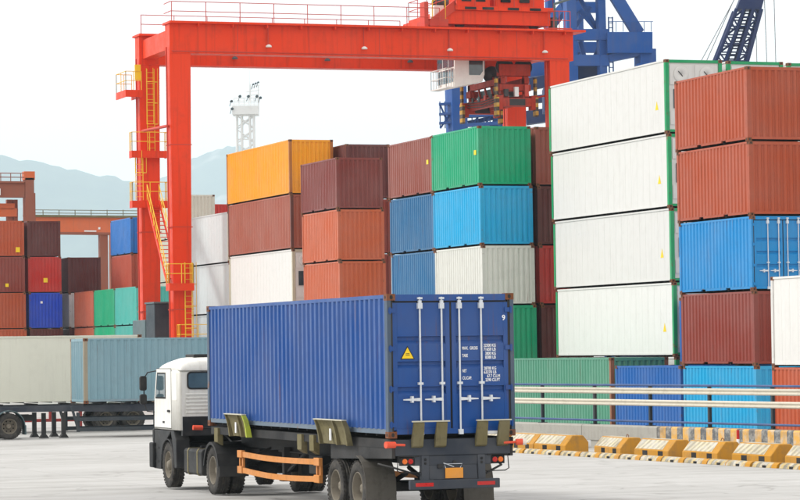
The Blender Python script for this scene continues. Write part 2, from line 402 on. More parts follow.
def parts_for(L, H, style, door):
    key = (L, H, style, door)
    if key in _cm: return _cm[key]
    P = []                                   # (name, mesh, material key, colour slot)
    hl = L / 2; zb, zt = 0.16, H - 0.075
    for sx in (-1, 1):
        m = MB()
        if style == 'reefer':
            m.box(sx * (HW - 0.035), sx * (HW - 0.06), -hl + 0.12, hl - 0.12, zb, zt)
            k = int(L / 0.6)
            for i in range(1, k):
                y = -hl + 0.12 + (L - 0.24) * i / k
                m.box(sx * (HW - 0.035), sx * (HW - 0.032), y - 0.006, y + 0.006, zb, zt)
        else:
            vs, fs = corr_strip(0.278, 'x', -hl + 0.14, hl - 0.14, zb, zt, sx * (HW - 0.008), -sx * 0.036); m.add(vs, fs)
        P.append(('side_panel', m.mesh('side_panel'), 'clean' if style == 'reefer' else 'paint', 0))
    m = MB()                                 # far end wall
    vs, fs = corr_strip(0.25, 'y', -HW + 0.13, HW - 0.13, zb, zt - 0.04, hl - 0.01, -0.045); m.add(vs, fs)
    P.append(('end_panel', m.mesh('end_panel'), 'paint', 0))
    if not door:
        m = MB()
        if style == 'reefer':
            m.box(-HW + 0.14, HW - 0.14, -hl + 0.05, -hl + 0.09, zb, zt - 0.02)
            m.box(-HW + 0.2, -0.06, -hl + 0.02, -hl + 0.05, H * 0.66, H * 0.93); m.box(0.06, HW - 0.2, -hl + 0.02, -hl + 0.05, H * 0.66, H * 0.93)
            m.box(-HW + 0.2, HW - 0.2, -hl + 0.02, -hl + 0.05, H * 0.12, H * 0.30)
        else:
            vs, fs = corr_strip(0.235, 'y', -HW + 0.13, HW - 0.13, zb, zt - 0.04, -hl + 0.01, 0.045); m.add(vs, fs)
        P.append(('end_panel', m.mesh('end_panel'), 'clean' if style == 'reefer' else 'paint', 0))
        if style == 'reefer':
            for sx in (-1, 1):
                q = MB(); q.lathe([(0, 0.02), (0, 0.30), (-0.02, 0.32), (-0.03, 0.30), (-0.03, 0.02)], (sx * 0.55, -hl + 0.02, H * 0.80), 'y', 20)
                q.beam((sx * 0.55 - 0.12, -hl - 0.012, H * 0.80 + 0.12), (sx * 0.55 + 0.06, -hl - 0.012, H * 0.80 - 0.08), 0.02, 0.03, mat=1)
                P.append(('fan_cover', q.mesh('fan_cover'), 'clean', 0))
            q = MB(); q.box(-HW + 0.35, HW - 0.35, -hl + 0.005, -hl + 0.05, H * 0.34, H * 0.60)
            P.append(('condenser_grille', q.mesh('condenser_grille'), 'house_dark', 3))
    else:
        for sx in (-1, 1):                   # two door leaves with pressed recesses
            m = MB(); x0, x1 = (-HW + 0.115, -0.02) if sx < 0 else (0.02, HW - 0.115)
            zl = 0.14; zh = H - 0.16; f0 = -hl + 0.03; k = H / 2.591
            prof = [(f0, zl)]
            for a, b2 in ((0.775, 0.92), (1.24, 1.375), (1.68, 1.825)):
                prof += [(f0, a * k), (f0 + 0.06, a * k + 0.07), (f0 + 0.06, b2 * k - 0.012), (f0, b2 * k)]
            prof += [(f0, zh), (f0 + 0.09, zh), (f0 + 0.09, zl)]
            m.prism(prof, 'x', x0 + 0.085, x1 - 0.085)
            m.box(x0, x0 + 0.083, f0 - 0.002, f0 + 0.09, zl, zh); m.box(x1 - 0.083, x1, f0 - 0.002, f0 + 0.09, zl, zh)
            P.append(('door_leaf', m.mesh('door_leaf'), 'paint', 0))
            for xr in ((0.155, 0.575) if sx > 0 else (-0.185, -0.60)):
                r = MB(); r.tube([(xr, f0 - 0.045, 0.07), (xr, f0 - 0.045, H - 0.06)], 0.018, 8)
                for zz in (0.12, 0.975 * k): r.box(xr - 0.045, xr + 0.045, f0 - 0.07, f0 + 0.004, zz - 0.022, zz + 0.022)
                r.box(xr - 0.042, xr + 0.042, f0 - 0.08, f0 + 0.004, H - 0.27, H - 0.17); r.box(xr - 0.028, xr + 0.028, f0 - 0.075, f0 - 0.02, H - 0.17, H - 0.12)
                r.box(xr - 0.042, xr + 0.042, f0 - 0.085, f0 - 0.02, H - 0.10, H - 0.065); r.box(xr - 0.04, xr + 0.04, f0 - 0.085, f0 - 0.02, 0.05, 0.10)
                P.append(('locking_bar', r.mesh('locking_bar'), 'galv', 3))
                h = MB(); zz = 0.69 * k; dx = 0.34 if sx > 0 else -0.34
                h.prism([(xr, zz + 0.03), (xr + dx, zz + 0.008), (xr + dx, zz - 0.012), (xr, zz - 0.03)], 'y', f0 - 0.075, f0 - 0.05)
                h.box(xr + dx * 0.5 - 0.022, xr + dx * 0.5 + 0.022, f0 - 0.085, f0 + 0.004, zz - 0.055, zz + 0.06)
                P.append(('door_handle', h.mesh('door_handle'), 'galv', 3))
            for zz in (0.24, H * 0.34, H * 0.62, H - 0.30):
                h = MB(); xe = sx * (HW - 0.10); h.box(xe - 0.075, xe + 0.065, f0 - 0.028, f0 + 0.01, zz - 0.04, zz + 0.04)
                h.tube([(xe + sx * 0.04, f0 - 0.03, zz - 0.06), (xe + sx * 0.04, f0 - 0.03, zz + 0.06)], 0.02, 8)
                P.append(('hinge', h.mesh('hinge'), 'paint', 0))
        q = MB(); f0 = -hl + 0.045
        q.box(-0.02, 0.02, f0, f0 + 0.03, 0.14, H - 0.16); q.box(-HW + 0.12, HW - 0.12, f0, f0 + 0.03, H - 0.165, H - 0.13)
        for sx in (-1, 1): q.box(sx * (HW - 0.113), sx * (HW - 0.076), f0 - 0.02, f0 + 0.03, 0.12, H - 0.12)
        P.append(('gasket', q.mesh('gasket'), 'gasket', 3))
    m = MB(); m.box(-HW + 0.05, HW - 0.05, -hl + 0.08, hl - 0.08, H - 0.05, H - 0.022)
    nr = int(L / 1.2)
    for i in range(nr): m.box(-HW + 0.15, HW - 0.15, -hl + 0.3 + i * (L - 0.6) / nr, -hl + 0.3 + (i + 0.45) * (L - 0.6) / nr, H - 0.022, H - 0.008)
    P.append(('roof_panel', m.mesh('roof_panel'), 'clean' if style == 'reefer' else 'paint', 0))
    m = MB(); m.box(-HW + 0.08, HW - 0.08, -hl + 0.1, hl - 0.1, 0.13, 0.16)
    k = int(L / 0.6)
    for i in range(k): y = -hl + 0.3 + i * (L - 0.6) / (k - 1); m.box(-HW + 0.08, HW - 0.08, y - 0.025, y + 0.025, 0.03, 0.13)
    P.append(('floor_frame', m.mesh('floor_frame'), 'chassis', 3))
    for sx in (-1, 1):                       # bottom and top side rails
        m = MB(); xo, xi = sx * (HW - 0.022), sx * (HW - 0.08)
        if L < 7 and style != 'reefer':      # forklift pockets break the rail
            cuts = [(-1.03 - 0.18, -1.03 + 0.18), (1.03 - 0.18, 1.03 + 0.18)]; y = -hl + 0.17
            for a, b2 in cuts: m.box(xo, xi, y, a, 0.075, 0.165); m.box(xo, xi, a, b2, 0.135, 0.165); y = b2
            m.box(xo, xi, y, hl - 0.17, 0.075, 0.165)
        else: m.box(xo, xi, -hl + 0.17, hl - 0.17, 0.075, 0.165)
        P.append(('bottom_rail', m.mesh('bottom_rail'), 'clean' if style == 'reefer' else 'frame', 0 if style == 'reefer' else 1))
        m = MB(); m.box(sx * (HW - 0.006), sx * (HW - 0.066), -hl + 0.17, hl - 0.17, H - 0.078, H - 0.012)
        P.append(('top_rail', m.mesh('top_rail'), 'clean' if style == 'reefer' else 'paint', 0))
    for sy in (-1, 1):
        m = MB(); m.box(-HW + 0.16, HW - 0.16, sy * (hl - 0.006), sy * (hl - 0.07), 0.065, 0.158)
        P.append(('sill', m.mesh('sill'), 'paint', 2 if style == 'reefer' else 0))
        m = MB(); m.box(-HW + 0.16, HW - 0.16, sy * (hl - 0.006), sy * (hl - 0.07), H - 0.128, H - 0.012)
        P.append(('header', m.mesh('header'), 'paint', 2 if style == 'reefer' else 0))
    for sx in (-1, 1):
        for sy in (-1, 1):
            m = MB(); w = 0.155
            m.box(sx * (HW - 0.004), sx * (HW - 0.075), sy * (hl - 0.004), sy * (hl - w), 0.118, H - 0.118)
            if not (door and sy < 0): m.box(sx * (HW - 0.075), sx * (HW - w), sy * (hl - 0.004), sy * (hl - 0.05), 0.118, H - 0.118)
            P.append(('corner_post', m.mesh('corner_post'), 'frame', 2))
            for z0, z1 in ((0, 0.118), (H - 0.118, H)):
                m = MB()
                m.box(sx * HW, sx * (HW - 0.162), sy * hl, sy * (hl - 0.178), z0, z1)
                zc = (z0 + z1) / 2
                m.prism([(sx * HW - sx * 0.085 + 0.032 * math.cos(a), zc + 0.04 * math.sin(a)) for a in [i * math.pi / 4 for i in range(8)]], 'y', sy * (hl - 0.01), sy * (hl + 0.001), 1)
                m.prism([(sy * hl - sy * 0.09 + 0.04 * math.cos(a), zc + 0.032 * math.sin(a)) for a in [i * math.pi / 4 for i in range(8)]], 'x', sx * (HW - 0.01), sx * (HW + 0.001), 1)
                P.append(('corner_casting', m.mesh('corner_casting'), 'casting', 3))
    _cm[key] = P
    return P

def container(x, y, z, rgb, label, L=L20, H=STD, style='dry', door=False, post=None, rail=None, rz=0, group=None, corner=True, name='shipping_container', stick=()):
    """x, y: the corner of the left side and the near end (rz = 0); z: base"""
    c, s = math.cos(rz), math.sin(rz)
    cx, cy = HW, L / 2
    root = empty(name, (x + c * cx - s * cy, y + s * cx + c * cy, z) if corner else (x, y, z), rz)
    tag(root, label, 'container', group)
    seed = random.random(); j = random.uniform(0.93, 1.06)
    col = srgb(*rgb); col = tuple(min(1, v * j) for v in col[:3])
    rcol = srgb(*rail)[:3] if rail else tuple(v * 0.92 for v in col)
    pcol = srgb(*post)[:3] if post else tuple(v * 0.92 for v in col)
    for nm, me, mk, slot in parts_for(L, H, style, door):
        o = bpy.data.objects.new(nm, me); COL.objects.link(o); o.parent = root
        want = [M['casting'], M['dark']] if nm == 'corner_casting' else [M[mk]] + ([M['crane_black']] if nm == 'fan_cover' else [])
        if not me.materials:
            for w_ in want: me.materials.append(w_)
        cc = (col, rcol, pcol, (1, 1, 1))[slot]
        o.color = (cc[0], cc[1], cc[2], seed)
    for face, u, v, w_, h_, mk, shape in stick:
        q = MB()
        if face == 'end': q.box(u - w_ / 2, u + w_ / 2, -L / 2 - 0.006, -L / 2 - 0.001, v - h_ / 2, v + h_ / 2)
        elif shape == 'tri': q.prism([(u - w_ / 2, v - h_ / 2), (u + w_ / 2, v - h_ / 2), (u, v + h_ / 2)], 'x', -HW + 0.026, -HW + 0.031)
        else: q.box(-HW - 0.003, -HW + 0.004, u - w_ / 2, u + w_ / 2, v - h_ / 2, v + h_ / 2)
        q.build('sticker', M[mk], root)
    return root

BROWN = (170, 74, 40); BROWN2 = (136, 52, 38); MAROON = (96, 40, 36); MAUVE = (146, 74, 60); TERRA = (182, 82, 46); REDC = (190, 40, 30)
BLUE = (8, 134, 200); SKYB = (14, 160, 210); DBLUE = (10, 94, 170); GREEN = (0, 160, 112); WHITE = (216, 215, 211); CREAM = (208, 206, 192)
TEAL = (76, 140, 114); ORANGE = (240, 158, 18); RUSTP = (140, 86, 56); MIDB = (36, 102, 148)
Z0 = -0.25
def stack(x, y, rows, L=L20, group=None, lean=0.0):
    z = Z0
    for i, r in enumerate(rows):
        rgb, H, label = r[0], r[1], r[2]; kw = r[3] if len(r) > 3 else {}
        container(x - lean * i, y, z, rgb, label, L=L, H=H, group=group, **kw)
        z += H + 0.001
G20 = 'containers stacked in the yard'
rp = dict()
stack(45.39, 93.94, [
    (SKYB, STD, 'bright blue container on the ground under the four-high brown and blue stack'),
    (BROWN2, STD, 'dusty red-brown container directly beneath the bright blue container with doors'),
    (BLUE, STD, 'bright blue container with locking bars on its doors, third in its stack', dict(door=True)),
    (BROWN, STD, 'brown container between the bright blue one with doors and another brown one'),
    (BROWN, STD, 'brown container topping the stack beside the white reefers', rp)], lean=0.04, group=G20)
stack(45.42, 100.3, [(DBLUE, STD, 'royal blue container on the ground beside the long teal container')], group=G20)
stack(48.2, 100.4, [(DBLUE, STD, 'dark blue container on the ground behind the brown and blue stack'),
    (DBLUE, STD, 'dark blue container wedged between the white reefers and the red-brown container')], group=G20)
stack(45.4, 106.74, [(TEAL, HC, 'long faded teal green container on the ground behind the guard rail', dict(post=RUSTP, rail=(180, 190, 180)))], L=L40, group=G20)
rf = dict(style='reefer', post=(14, 150, 92), stick=[('side', -5.2 + random.uniform(-0.25, 0.25), 1.15, 0.30, 0.34, 'sign_yellow', 'tri')])
RL = ['white reefer container with green posts hidden lowest under the white reefer stack',
      'white reefer container with green posts resting just above the long teal container',
      'white reefer container with green posts, third from the top of its stack',
      'white reefer container with green posts, second from the top of its stack',
      'white reefer container with green posts topping the stack beside brown containers']
stack(48.15, 106.74, [(WHITE, HC, l, rf) for l in RL], L=L40, group='white reefer containers', lean=0.06)
for k, xx in enumerate((50.88, 53.66)):
    stack(xx, 106.9 + 0.3 * k, [(WHITE, HC, 'white reefer container with green posts, ' + w_ + ' in the ' + ('second' if k == 0 else 'third') + ' reefer row', rf) for w_ in ('lowest', 'second lowest', 'third lowest', 'second from the top')] +
          [(WHITE, HC, 'white reefer with green rim, top of the ' + ('second' if k == 0 else 'third') + ' reefer row behind brown containers', rf)], L=L40, group='white reefer containers', lean=0.06)
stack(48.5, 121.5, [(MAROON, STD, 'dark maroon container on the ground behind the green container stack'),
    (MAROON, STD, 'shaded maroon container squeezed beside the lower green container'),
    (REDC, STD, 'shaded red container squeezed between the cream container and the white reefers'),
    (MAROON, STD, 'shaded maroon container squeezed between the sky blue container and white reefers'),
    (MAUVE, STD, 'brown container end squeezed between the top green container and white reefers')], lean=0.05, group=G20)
stack(45.76, 121.3, [(BROWN2, STD, 'red-brown container on the ground behind the long teal container'),
    (GREEN, STD, 'green container below the rust-streaked cream container'),
    ((212, 212, 204), STD, 'rust-streaked cream container between a green and a sky blue one', rp),
    (SKYB, STD, 'sky blue container between the cream one and the top green one', rp),
    (GREEN, STD, 'bright green container topping its stack', dict(stick=[('side', -2.6, 1.45, 0.26, 0.2, 'sign_yellow', '')]))], lean=0.05, group=G20)
stack(45.86, 127.65, [(BROWN2, STD, 'red-brown container on the ground below the two mid-blue containers'),
    (BROWN2, STD, 'red-brown container directly below the two mid-blue containers'),
    (MIDB, STD, 'lower of two mid-blue containers beside the cream container'),
    (MIDB, STD, 'upper of two mid-blue containers beside the sky blue container'),
    (MAUVE, STD, 'dusty mauve-brown container beside the top green container', dict(stick=[('side', -2.5, 1.45, 0.26, 0.2, 'sign_yellow', '')]))], lean=0.05, group=G20)
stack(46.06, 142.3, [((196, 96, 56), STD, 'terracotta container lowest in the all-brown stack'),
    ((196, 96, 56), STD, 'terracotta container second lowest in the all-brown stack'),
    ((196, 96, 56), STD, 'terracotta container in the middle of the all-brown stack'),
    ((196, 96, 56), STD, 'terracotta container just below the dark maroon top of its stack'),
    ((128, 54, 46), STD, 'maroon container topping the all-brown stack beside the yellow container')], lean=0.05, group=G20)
stack(48.85, 149.9, [(BROWN2, STD, 'brown container on the ground in the row behind the yellow container')] +
    [(BROWN2, HC, 'brown container ' + w_ + ' in the row behind the yellow container') for w_ in ('second lowest', 'in the middle', 'second from the top')] +
    [(MAROON, HC, 'dark brown container top peeking over between yellow and maroon containers')], L=L40, group='brown row behind the yellow container')
stack(46.3, 151.1, [(WHITE, HC, 'white container lowest in the stack with the yellow top', dict(style='reefer')),
    (WHITE, HC, 'white container second lowest in the stack with the yellow top', dict(style='reefer')),
    (WHITE, HC, 'white container directly beneath the brown one under the yellow top', dict(style='reefer', post=(190, 184, 160))),
    ((166, 90, 70), HC, 'long dusty brown container beneath the yellow container', dict(post=(96, 50, 40))),
    (ORANGE, HC, 'long orange-yellow container topping its stack', dict(post=(170, 100, 30)))], L=L40, lean=0.05, group=G20)
stack(46.45, 163.8, [((202, 214, 214), STD, 'white container lowest of four behind the red crane leg', dict(style='reefer')),
    ((202, 214, 214), HC, 'white container second lowest of four behind the red crane leg', dict(style='reefer')),
    ((202, 214, 214), HC, 'white container second from the top behind the red crane leg', dict(style='reefer', post=(200, 196, 176))),
    ((202, 214, 214), HC, 'white container topping the four behind the red crane leg', dict(style='reefer', post=(200, 196, 176)))], L=L40, lean=0.05, group=G20)
stack(51.5, 194.0, [(CREAM, STD, 'cream container ' + w_ + ' in the stack seen between the red crane legs') for w_ in ('lowest', 'second lowest')] +
    [(CREAM, HC, 'cream container ' + w_ + ' in the stack seen between the red crane legs') for w_ in ('in the middle', 'second from the top')] +
    [(CREAM, HC, 'cream container topping the stack behind the red crane legs', rp)], group='cream containers behind the crane')
stack(54.3, 200.2, [(REDC, STD, 'red container ' + w_ + ' in the stack behind the cream containers') for w_ in ('lowest', 'second lowest', 'in the middle')] +
    [(REDC, HC, 'red container second from the top in the stack behind the cream containers'),
     (REDC, HC, 'red container whose top shows beside the cream container behind the crane')], group='red containers behind the cream ones')
stack(45.3, 212.8, [(DBLUE, STD, 'blue container on the ground in the maroon, red and blue stack'),
    (MAROON, STD, 'maroon container second lowest in the maroon, red and blue stack'),
    ((30, 70, 190), STD, 'vivid blue container below the red one in the far stack', dict(stick=[('end', -0.3, 1.9, 0.16, 0.16, 'text', '')])),
    (REDC, STD, 'red container between the maroon top and the vivid blue one', dict(stick=[('end', 0.05, 0.9, 0.3, 0.32, 'sign_yellow', '')])),
    (MAROON, STD, 'dark maroon container topping the maroon, red and blue stack')], lean=0.04, group=G20)
stack(42.55, 212.4, [(TERRA, STD, 'terracotta container on the ground in the far all-terracotta stack'),
    (TERRA, STD, 'terracotta container second lowest in the far all-terracotta stack'),
    (TERRA, STD, 'terracotta container third from the top in the far stack by the brown gantry'),
    (BROWN2, STD, 'brown container second from the top below the brown gantry', dict(stick=[('end', -0.1, 0.55, 0.24, 0.24, 'sign_yellow', '')])),
    (TERRA, STD, 'terracotta container topping the far stack below the brown gantry', dict(stick=[('end', 0.75, 0.5, 0.3, 0.36, 'sign_yellow', '')]))], lean=0.04, group=G20)
stack(48.5, 214.0, [(MAROON, STD, 'maroon container on the ground below the far white container'),
    (MAROON, STD, 'maroon container second lowest below the far white container'),
    (WHITE, STD, 'far white container showing as a strip below a maroon one'),
    (MAROON, STD, 'maroon container topping the far stack in front of the orange girder')], lean=0.04, group=G20)
for k, (rgb, nm) in enumerate((((70, 172, 160), 'pale turquoise'), (GREEN, 'mid-green'), ((176, 84, 50), 'faded terracotta'))):
    stack(48.5, 194.2 + k * 6.2, [(rgb, STD, nm + ' container on the ground in the low three-coloured row'),
        (rgb, STD, 'lower ' + nm + ' container stacked in the low three-coloured row'),
        (rgb, STD, nm + ' container on top of the low three-coloured row')], group='low three-coloured row')
stack(51.5, 207.0, [((182, 78, 54), STD, 'brick-red container lowest below the blue one beside the crane leg'),
    ((182, 78, 54), STD, 'brick-red container second lowest below the blue one beside the crane leg'),
    ((182, 78, 54), STD, 'brick-red container in the middle of the blue-topped stack'),
    ((182, 78, 54), STD, 'brick-red container directly under the blue one beside the crane leg'),
    ((24, 116, 198), STD, 'bright blue container topping the brick-red stack beside the crane leg')], lean=0.04, group=G20)
stack(42.65, 81.05, [(TERRA, STD, 'terracotta container on the ground under the white container at the guard rail', rp),
    (WHITE, HC, 'white container on a terracotta one at the striped end of the guard rail', dict(style='reefer'))], group=G20)

# ------------------------------------------------------------------ wheels
def make_wheel(name, r=0.515, w=0.28, dish=0.10, out=-1, front=False):
    """wheel lying in the Y-Z plane, its outer side toward -X when out = -1"""
    t = MB(); h = w / 2
    prof = [(-h*0.80, r*0.60), (-h*0.98, r*0.68), (-h, r*0.80), (-h*0.93, r*0.93), (-h*0.80, r*0.985),
            (-h*0.45, r), (-h*0.42, r*0.975), (-h*0.36, r*0.975), (-h*0.33, r), (-h*0.04, r), (-h*0.02, r*0.975), (h*0.02, r*0.975), (h*0.04, r), (h*0.33, r), (h*0.36, r*0.975), (h*0.42, r*0.975), (h*0.45, r),
            (h*0.80, r*0.985), (h*0.93, r*0.93), (h, r*0.80), (h*0.98, r*0.68), (h*0.80, r*0.60)]
    t.lathe(prof, (0, 0, 0), 'x', 40)
    for k in range(36):                                   # shoulder lugs
        a = 2 * math.pi * k / 36
        for sx in (-1, 1):
            c = Vector((sx * h * 0.78, math.cos(a) * r * 0.985, math.sin(a) * r * 0.985)); d = Vector((0, -math.sin(a), math.cos(a)))
            t.beam(c - d * 0.022, c + d * 0.022, 0.05, 0.02, up=(0, math.cos(a), math.sin(a)))
    q = MB(); o = out; rr = r * 0.60
    # rim seen from the outer side: lip, drop, disc, hub
    d0 = 0.02 if front else -dish
    q.lathe([(o*h*0.86, rr), (o*h*0.92, rr*0.97), (o*h*0.80, rr*0.93), (o*(d0 + 0.02), rr*0.86), (o*d0, rr*0.80), (o*(d0 + (0.05 if front else -0.01)), rr*0.45), (o*(d0 + (0.05 if front else -0.01)), 0.01),
             (-o*h*0.5, 0.01), (-o*h*0.6, rr*0.9), (-o*h*0.86, rr)], (0, 0, 0), 'x', 32)
    hb = MB(); hb.lathe([(o*(d0 - 0.02), 0.01), (o*(d0 - 0.02), 0.12), (o*(d0 + 0.07), 0.115), (o*(d0 + 0.13), 0.075), (o*(d0 + 0.14), 0.01)], (0, 0, 0), 'x', 20)
    for k in range(10):
        a = 2 * math.pi * k / 10
        hb.tube([(o*(d0 - 0.02), 0.155*math.cos(a), 0.155*math.sin(a)), (o*(d0 + 0.065), 0.155*math.cos(a), 0.155*math.sin(a))], 0.016, 6)
    for k in range(8):                                    # hand holes
        a = 2 * math.pi * (k + 0.5) / 8; c = (o * (d0 + (0.036 if front else 0.004)), rr*0.66*math.cos(a), rr*0.66*math.sin(a))
        q.lathe([(o*0.004, 0.001), (o*0.004, 0.028), (0, 0.03), (0, 0.001)], c, 'x', 10, mat=1)
    return t.mesh('tyre'), q.mesh('wheel'), hb.mesh('hub')
_wm = {}
def wheel(parent, loc, out=-1, r=0.515, w=0.28, front=False, dish=0.08):
    k = (out, r, w, front)
    if k not in _wm:
        _wm[k] = make_wheel('w', r, w, dish, out, front)
        _wm[k][0].materials.append(M['tyre']); _wm[k][1].materials.append(M['rim']); _wm[k][1].materials.append(M['dark']); _wm[k][2].materials.append(M['rim'])
    t, q, hb = _wm[k]
    ro = bpy.data.objects.new('wheel', q); COL.objects.link(ro); ro.parent = parent; ro.location = loc
    ro.rotation_euler = (random.uniform(0, 6), 0, 0)
    for nm, me in (('tyre', t), ('hub', hb)):
        c = bpy.data.objects.new(nm, me); COL.objects.link(c); c.parent = ro
    return ro

# ------------------------------------------------------------------ the blue container on the truck
CX, CY, CZ = 18.55, 50.93, 1.48
kb = container(CX - HW, CY, CZ, (10, 70, 140), 'dark blue corrugated container with locked doors riding on the truck trailer', L=L40, H=STD, door=True, post=(62, 80, 100), rail=(92, 108, 124))
H = STD; yf = -L40 / 2 + 0.03
def text_mesh(body, size, x, z, y, parent, name, align='LEFT'):
    cu = bpy.data.curves.new(name, 'FONT'); cu.body = body; cu.size = size; cu.align_x = align; cu.extrude = 0.0015; cu.offset = size * 0.022
    to = bpy.data.objects.new(name, cu); COL.objects.link(to); bpy.context.view_layer.update()
    me = bpy.data.meshes.new_from_object(to.evaluated_get(bpy.context.evaluated_depsgraph_get()))
    bpy.data.objects.remove(to); me.materials.clear(); me.materials.append(M['text'])
    o = bpy.data.objects.new(name, me); COL.objects.link(o); o.parent = parent
    o.location = (x, y, z); o.rotation_euler = (math.pi / 2, 0, 0)
    return o
ty = yf - 0.005
for body, x, z, w_ in (('MAX.  GROSS', 0.215, 1.575, 0.30), ('TARE', 0.215, 1.44, 0.11), ('NET', 0.215, 1.165, 0.08), ('CU.CAP.', 0.215, 1.035, 0.18),
                      ('32500 KG', 0.63, 1.62, 0.235), ('71650 LB', 0.63, 1.55, 0.235), ('3800 KG', 0.66, 1.475, 0.205), ('8380 LB', 0.66, 1.405, 0.205),
                      ('28700 KG', 0.63, 1.205, 0.24), ('63270 LB', 0.63, 1.135, 0.24), ('67.7 CU.M', 0.69, 1.065, 0.25), ('2390 CU.FT', 0.66, 0.995, 0.28)):
    o = text_mesh(body, 0.078, x, z, ty, kb, 'stencil_text')
    o.scale.x = w_ / max(0.01, o.dimensions.x)
text_mesh('9', 0.135, 0.995, 2.10, ty, kb, 'stencil_text')
m = MB(); tx, tz = -0.83, 1.515
m.prism([(tx - 0.135, tz - 0.10), (tx + 0.135, tz - 0.10), (tx, tz + 0.14)], 'y', ty - 0.003, ty); m.prism([(tx - 0.112, tz - 0.087), (tx + 0.112, tz - 0.087), (tx, tz + 0.112)], 'y', ty - 0.006, ty - 0.0032, 1)
m.box(tx - 0.04, tx + 0.04, ty - 0.008, ty - 0.0062, tz - 0.03, tz - 0.02, 0); m.box(tx - 0.035, tx + 0.035, ty - 0.008, ty - 0.0062, tz - 0.005, tz + 0.005, 0)
m.build('warning_label', [M['gasket'], M['sign_yellow']], kb)
m = MB(); m.box(0.62, 0.90, ty - 0.06, ty - 0.052, 0.045, 0.10); m.build('seal_plate', M['text'], kb)

# ------------------------------------------------------------------ the trailer under it (local origin: centre line, rear face of the container, ground)
tr = empty('container_trailer', (CX, CY, 0))
tag(tr, 'dark skeletal container trailer with orange side bars carrying the blue container', 'trailer')
for sx in (-1, 1):
    m = MB(); m.box(sx*0.40, sx*0.52, 0.1, 12.0, 1.017, 1.303); m.box(sx*0.34, sx*0.58, 0.1, 12.0, 1.302, 1.33); m.box(sx*0.34, sx*0.58, 0.1, 9.0, 0.985, 1.018)
    m.build('main_rail', M['chassis'], tr)
m = MB()
for sx in (-1, 1): m.prism([(0.0, 1.30), (12.1, 1.30), (12.1, 1.46), (0.0, 1.46)], 'x', sx*1.17, sx*1.05)
for y in (0.2, 2.4, 4.6, 6.8, 9.0, 11.2, 12.0): m.box(-1.05, 1.05, y, y + 0.14, 1.335, 1.46)
m.build('deck_frame', M['chassis'], tr)
for sx in (-1, 1):
    m = MB(); m.prism([(0.0, 1.30), (0.0, 1.12), (3.6, 1.02), (3.6, 1.30)], 'x', sx*1.16, sx*1.10)
    m.build('side_skirt', M['chassis'], tr)
m = MB(); m.box(-1.10, 1.10, -0.02, 0.16, 1.16, 1.452); m.box(-0.75, 0.75, 0.0, 0.12, 0.98, 1.158); m.build('rear_crossbeam', M['chassis_blue'], tr, bevel=0.012)
# rear guide fins in two pairs
for x0 in (-0.70, -0.26, 0.52, 0.94):
    m = MB(); m.prism([(-0.025, 1.30), (-0.10, 1.33), (-0.19, 1.72), (-0.19, 1.765), (-0.16, 1.765), (-0.025, 1.44)], 'x', x0 - 0.105, x0 + 0.105)
    m.build('guide_fin', M['guide'], tr, bevel=0.008)
for xa, xb in ((-0.83, -0.12), (0.40, 1.07)):
    m = MB(); m.box(xa, xb, -0.21, -0.15, 1.767, 1.79); m.build('guide_rail', M['guidetop'], tr)
# side guides
for ya, yb, lime in ((8.75, 10.05, True), (2.05, 3.75, False)):
    for sx in (-1, 1):
        m = MB(); pr = [(1.235, 1.31), (1.27, 1.31), (1.30, 1.48), (1.345, 1.64), (1.40, 1.76), (1.36, 1.76), (1.315, 1.66), (1.265, 1.48)]
        m.prism([(sx * a, b) for a, b in pr], 'y', ya + 0.06, yb - 0.03)
        gp = m.build('side_guide', M['guide'], tr)
        band = [(1.225, 1.30), (1.34, 1.30), (1.36, 1.48), (1.39, 1.62), (1.44, 1.76), (1.355, 1.76), (1.305, 1.66), (1.26, 1.48)]
        for y0, y1, mt in ((ya - 0.02, ya + 0.05, 'lime' if lime else 'guide'), (yb - 0.02, yb + 0.04, 'guide'), ((ya + yb) / 2 - 0.25, (ya + yb) / 2 - 0.2, 'guide')):
            q = MB(); q.prism([(sx * a, b) for a, b in band], 'y', y0, y1)
            q.build('gusset', M[mt], gp)
        q = MB(); q.box(sx*1.35, sx*1.45, ya - 0.03, yb + 0.05, 1.763, 1.782); q.build('guide_edge', M['guidetop'], gp)
        q = MB(); q.box(sx*1.325, sx*1.345, (ya + yb) / 2 + 0.12, (ya + yb) / 2 + 0.20, 1.38, 1.60); q.build('reflector_strip', M['text'], gp)
for y0 in (4.5, 11.4, 5.3):
    for sx in (-1, 1):
        m = MB(); m.prism([(sx*1.10, 1.06), (sx*1.22, 1.14), (sx*1.22, 1.44), (sx*1.10, 1.44)], 'y', y0, y0 + 0.28); m.build('outrigger', M['guide'], tr)
# marker lamps on stalks
for sx in (-1, 1):
    m = MB(); m.tube([(sx*0.95, -0.10, 1.36), (sx*1.16, -0.16, 1.37)], 0.022, 8); st = m.build('lamp_stalk', M['lamp_red'], tr)
    m = MB(); m.tube([(sx*1.16, -0.16, 1.37), (sx*1.28, -0.19, 1.372)], 0.058, 14); m.build('marker_lamp', M['lamp_red'], st)
    m = MB(); m.tube([(sx*1.28, -0.19, 1.372), (sx*1.345, -0.205, 1.373)], 0.061, 14); m.build('lamp_cap', M['lamp_white'] if sx > 0 else M['lamp_red'], st)
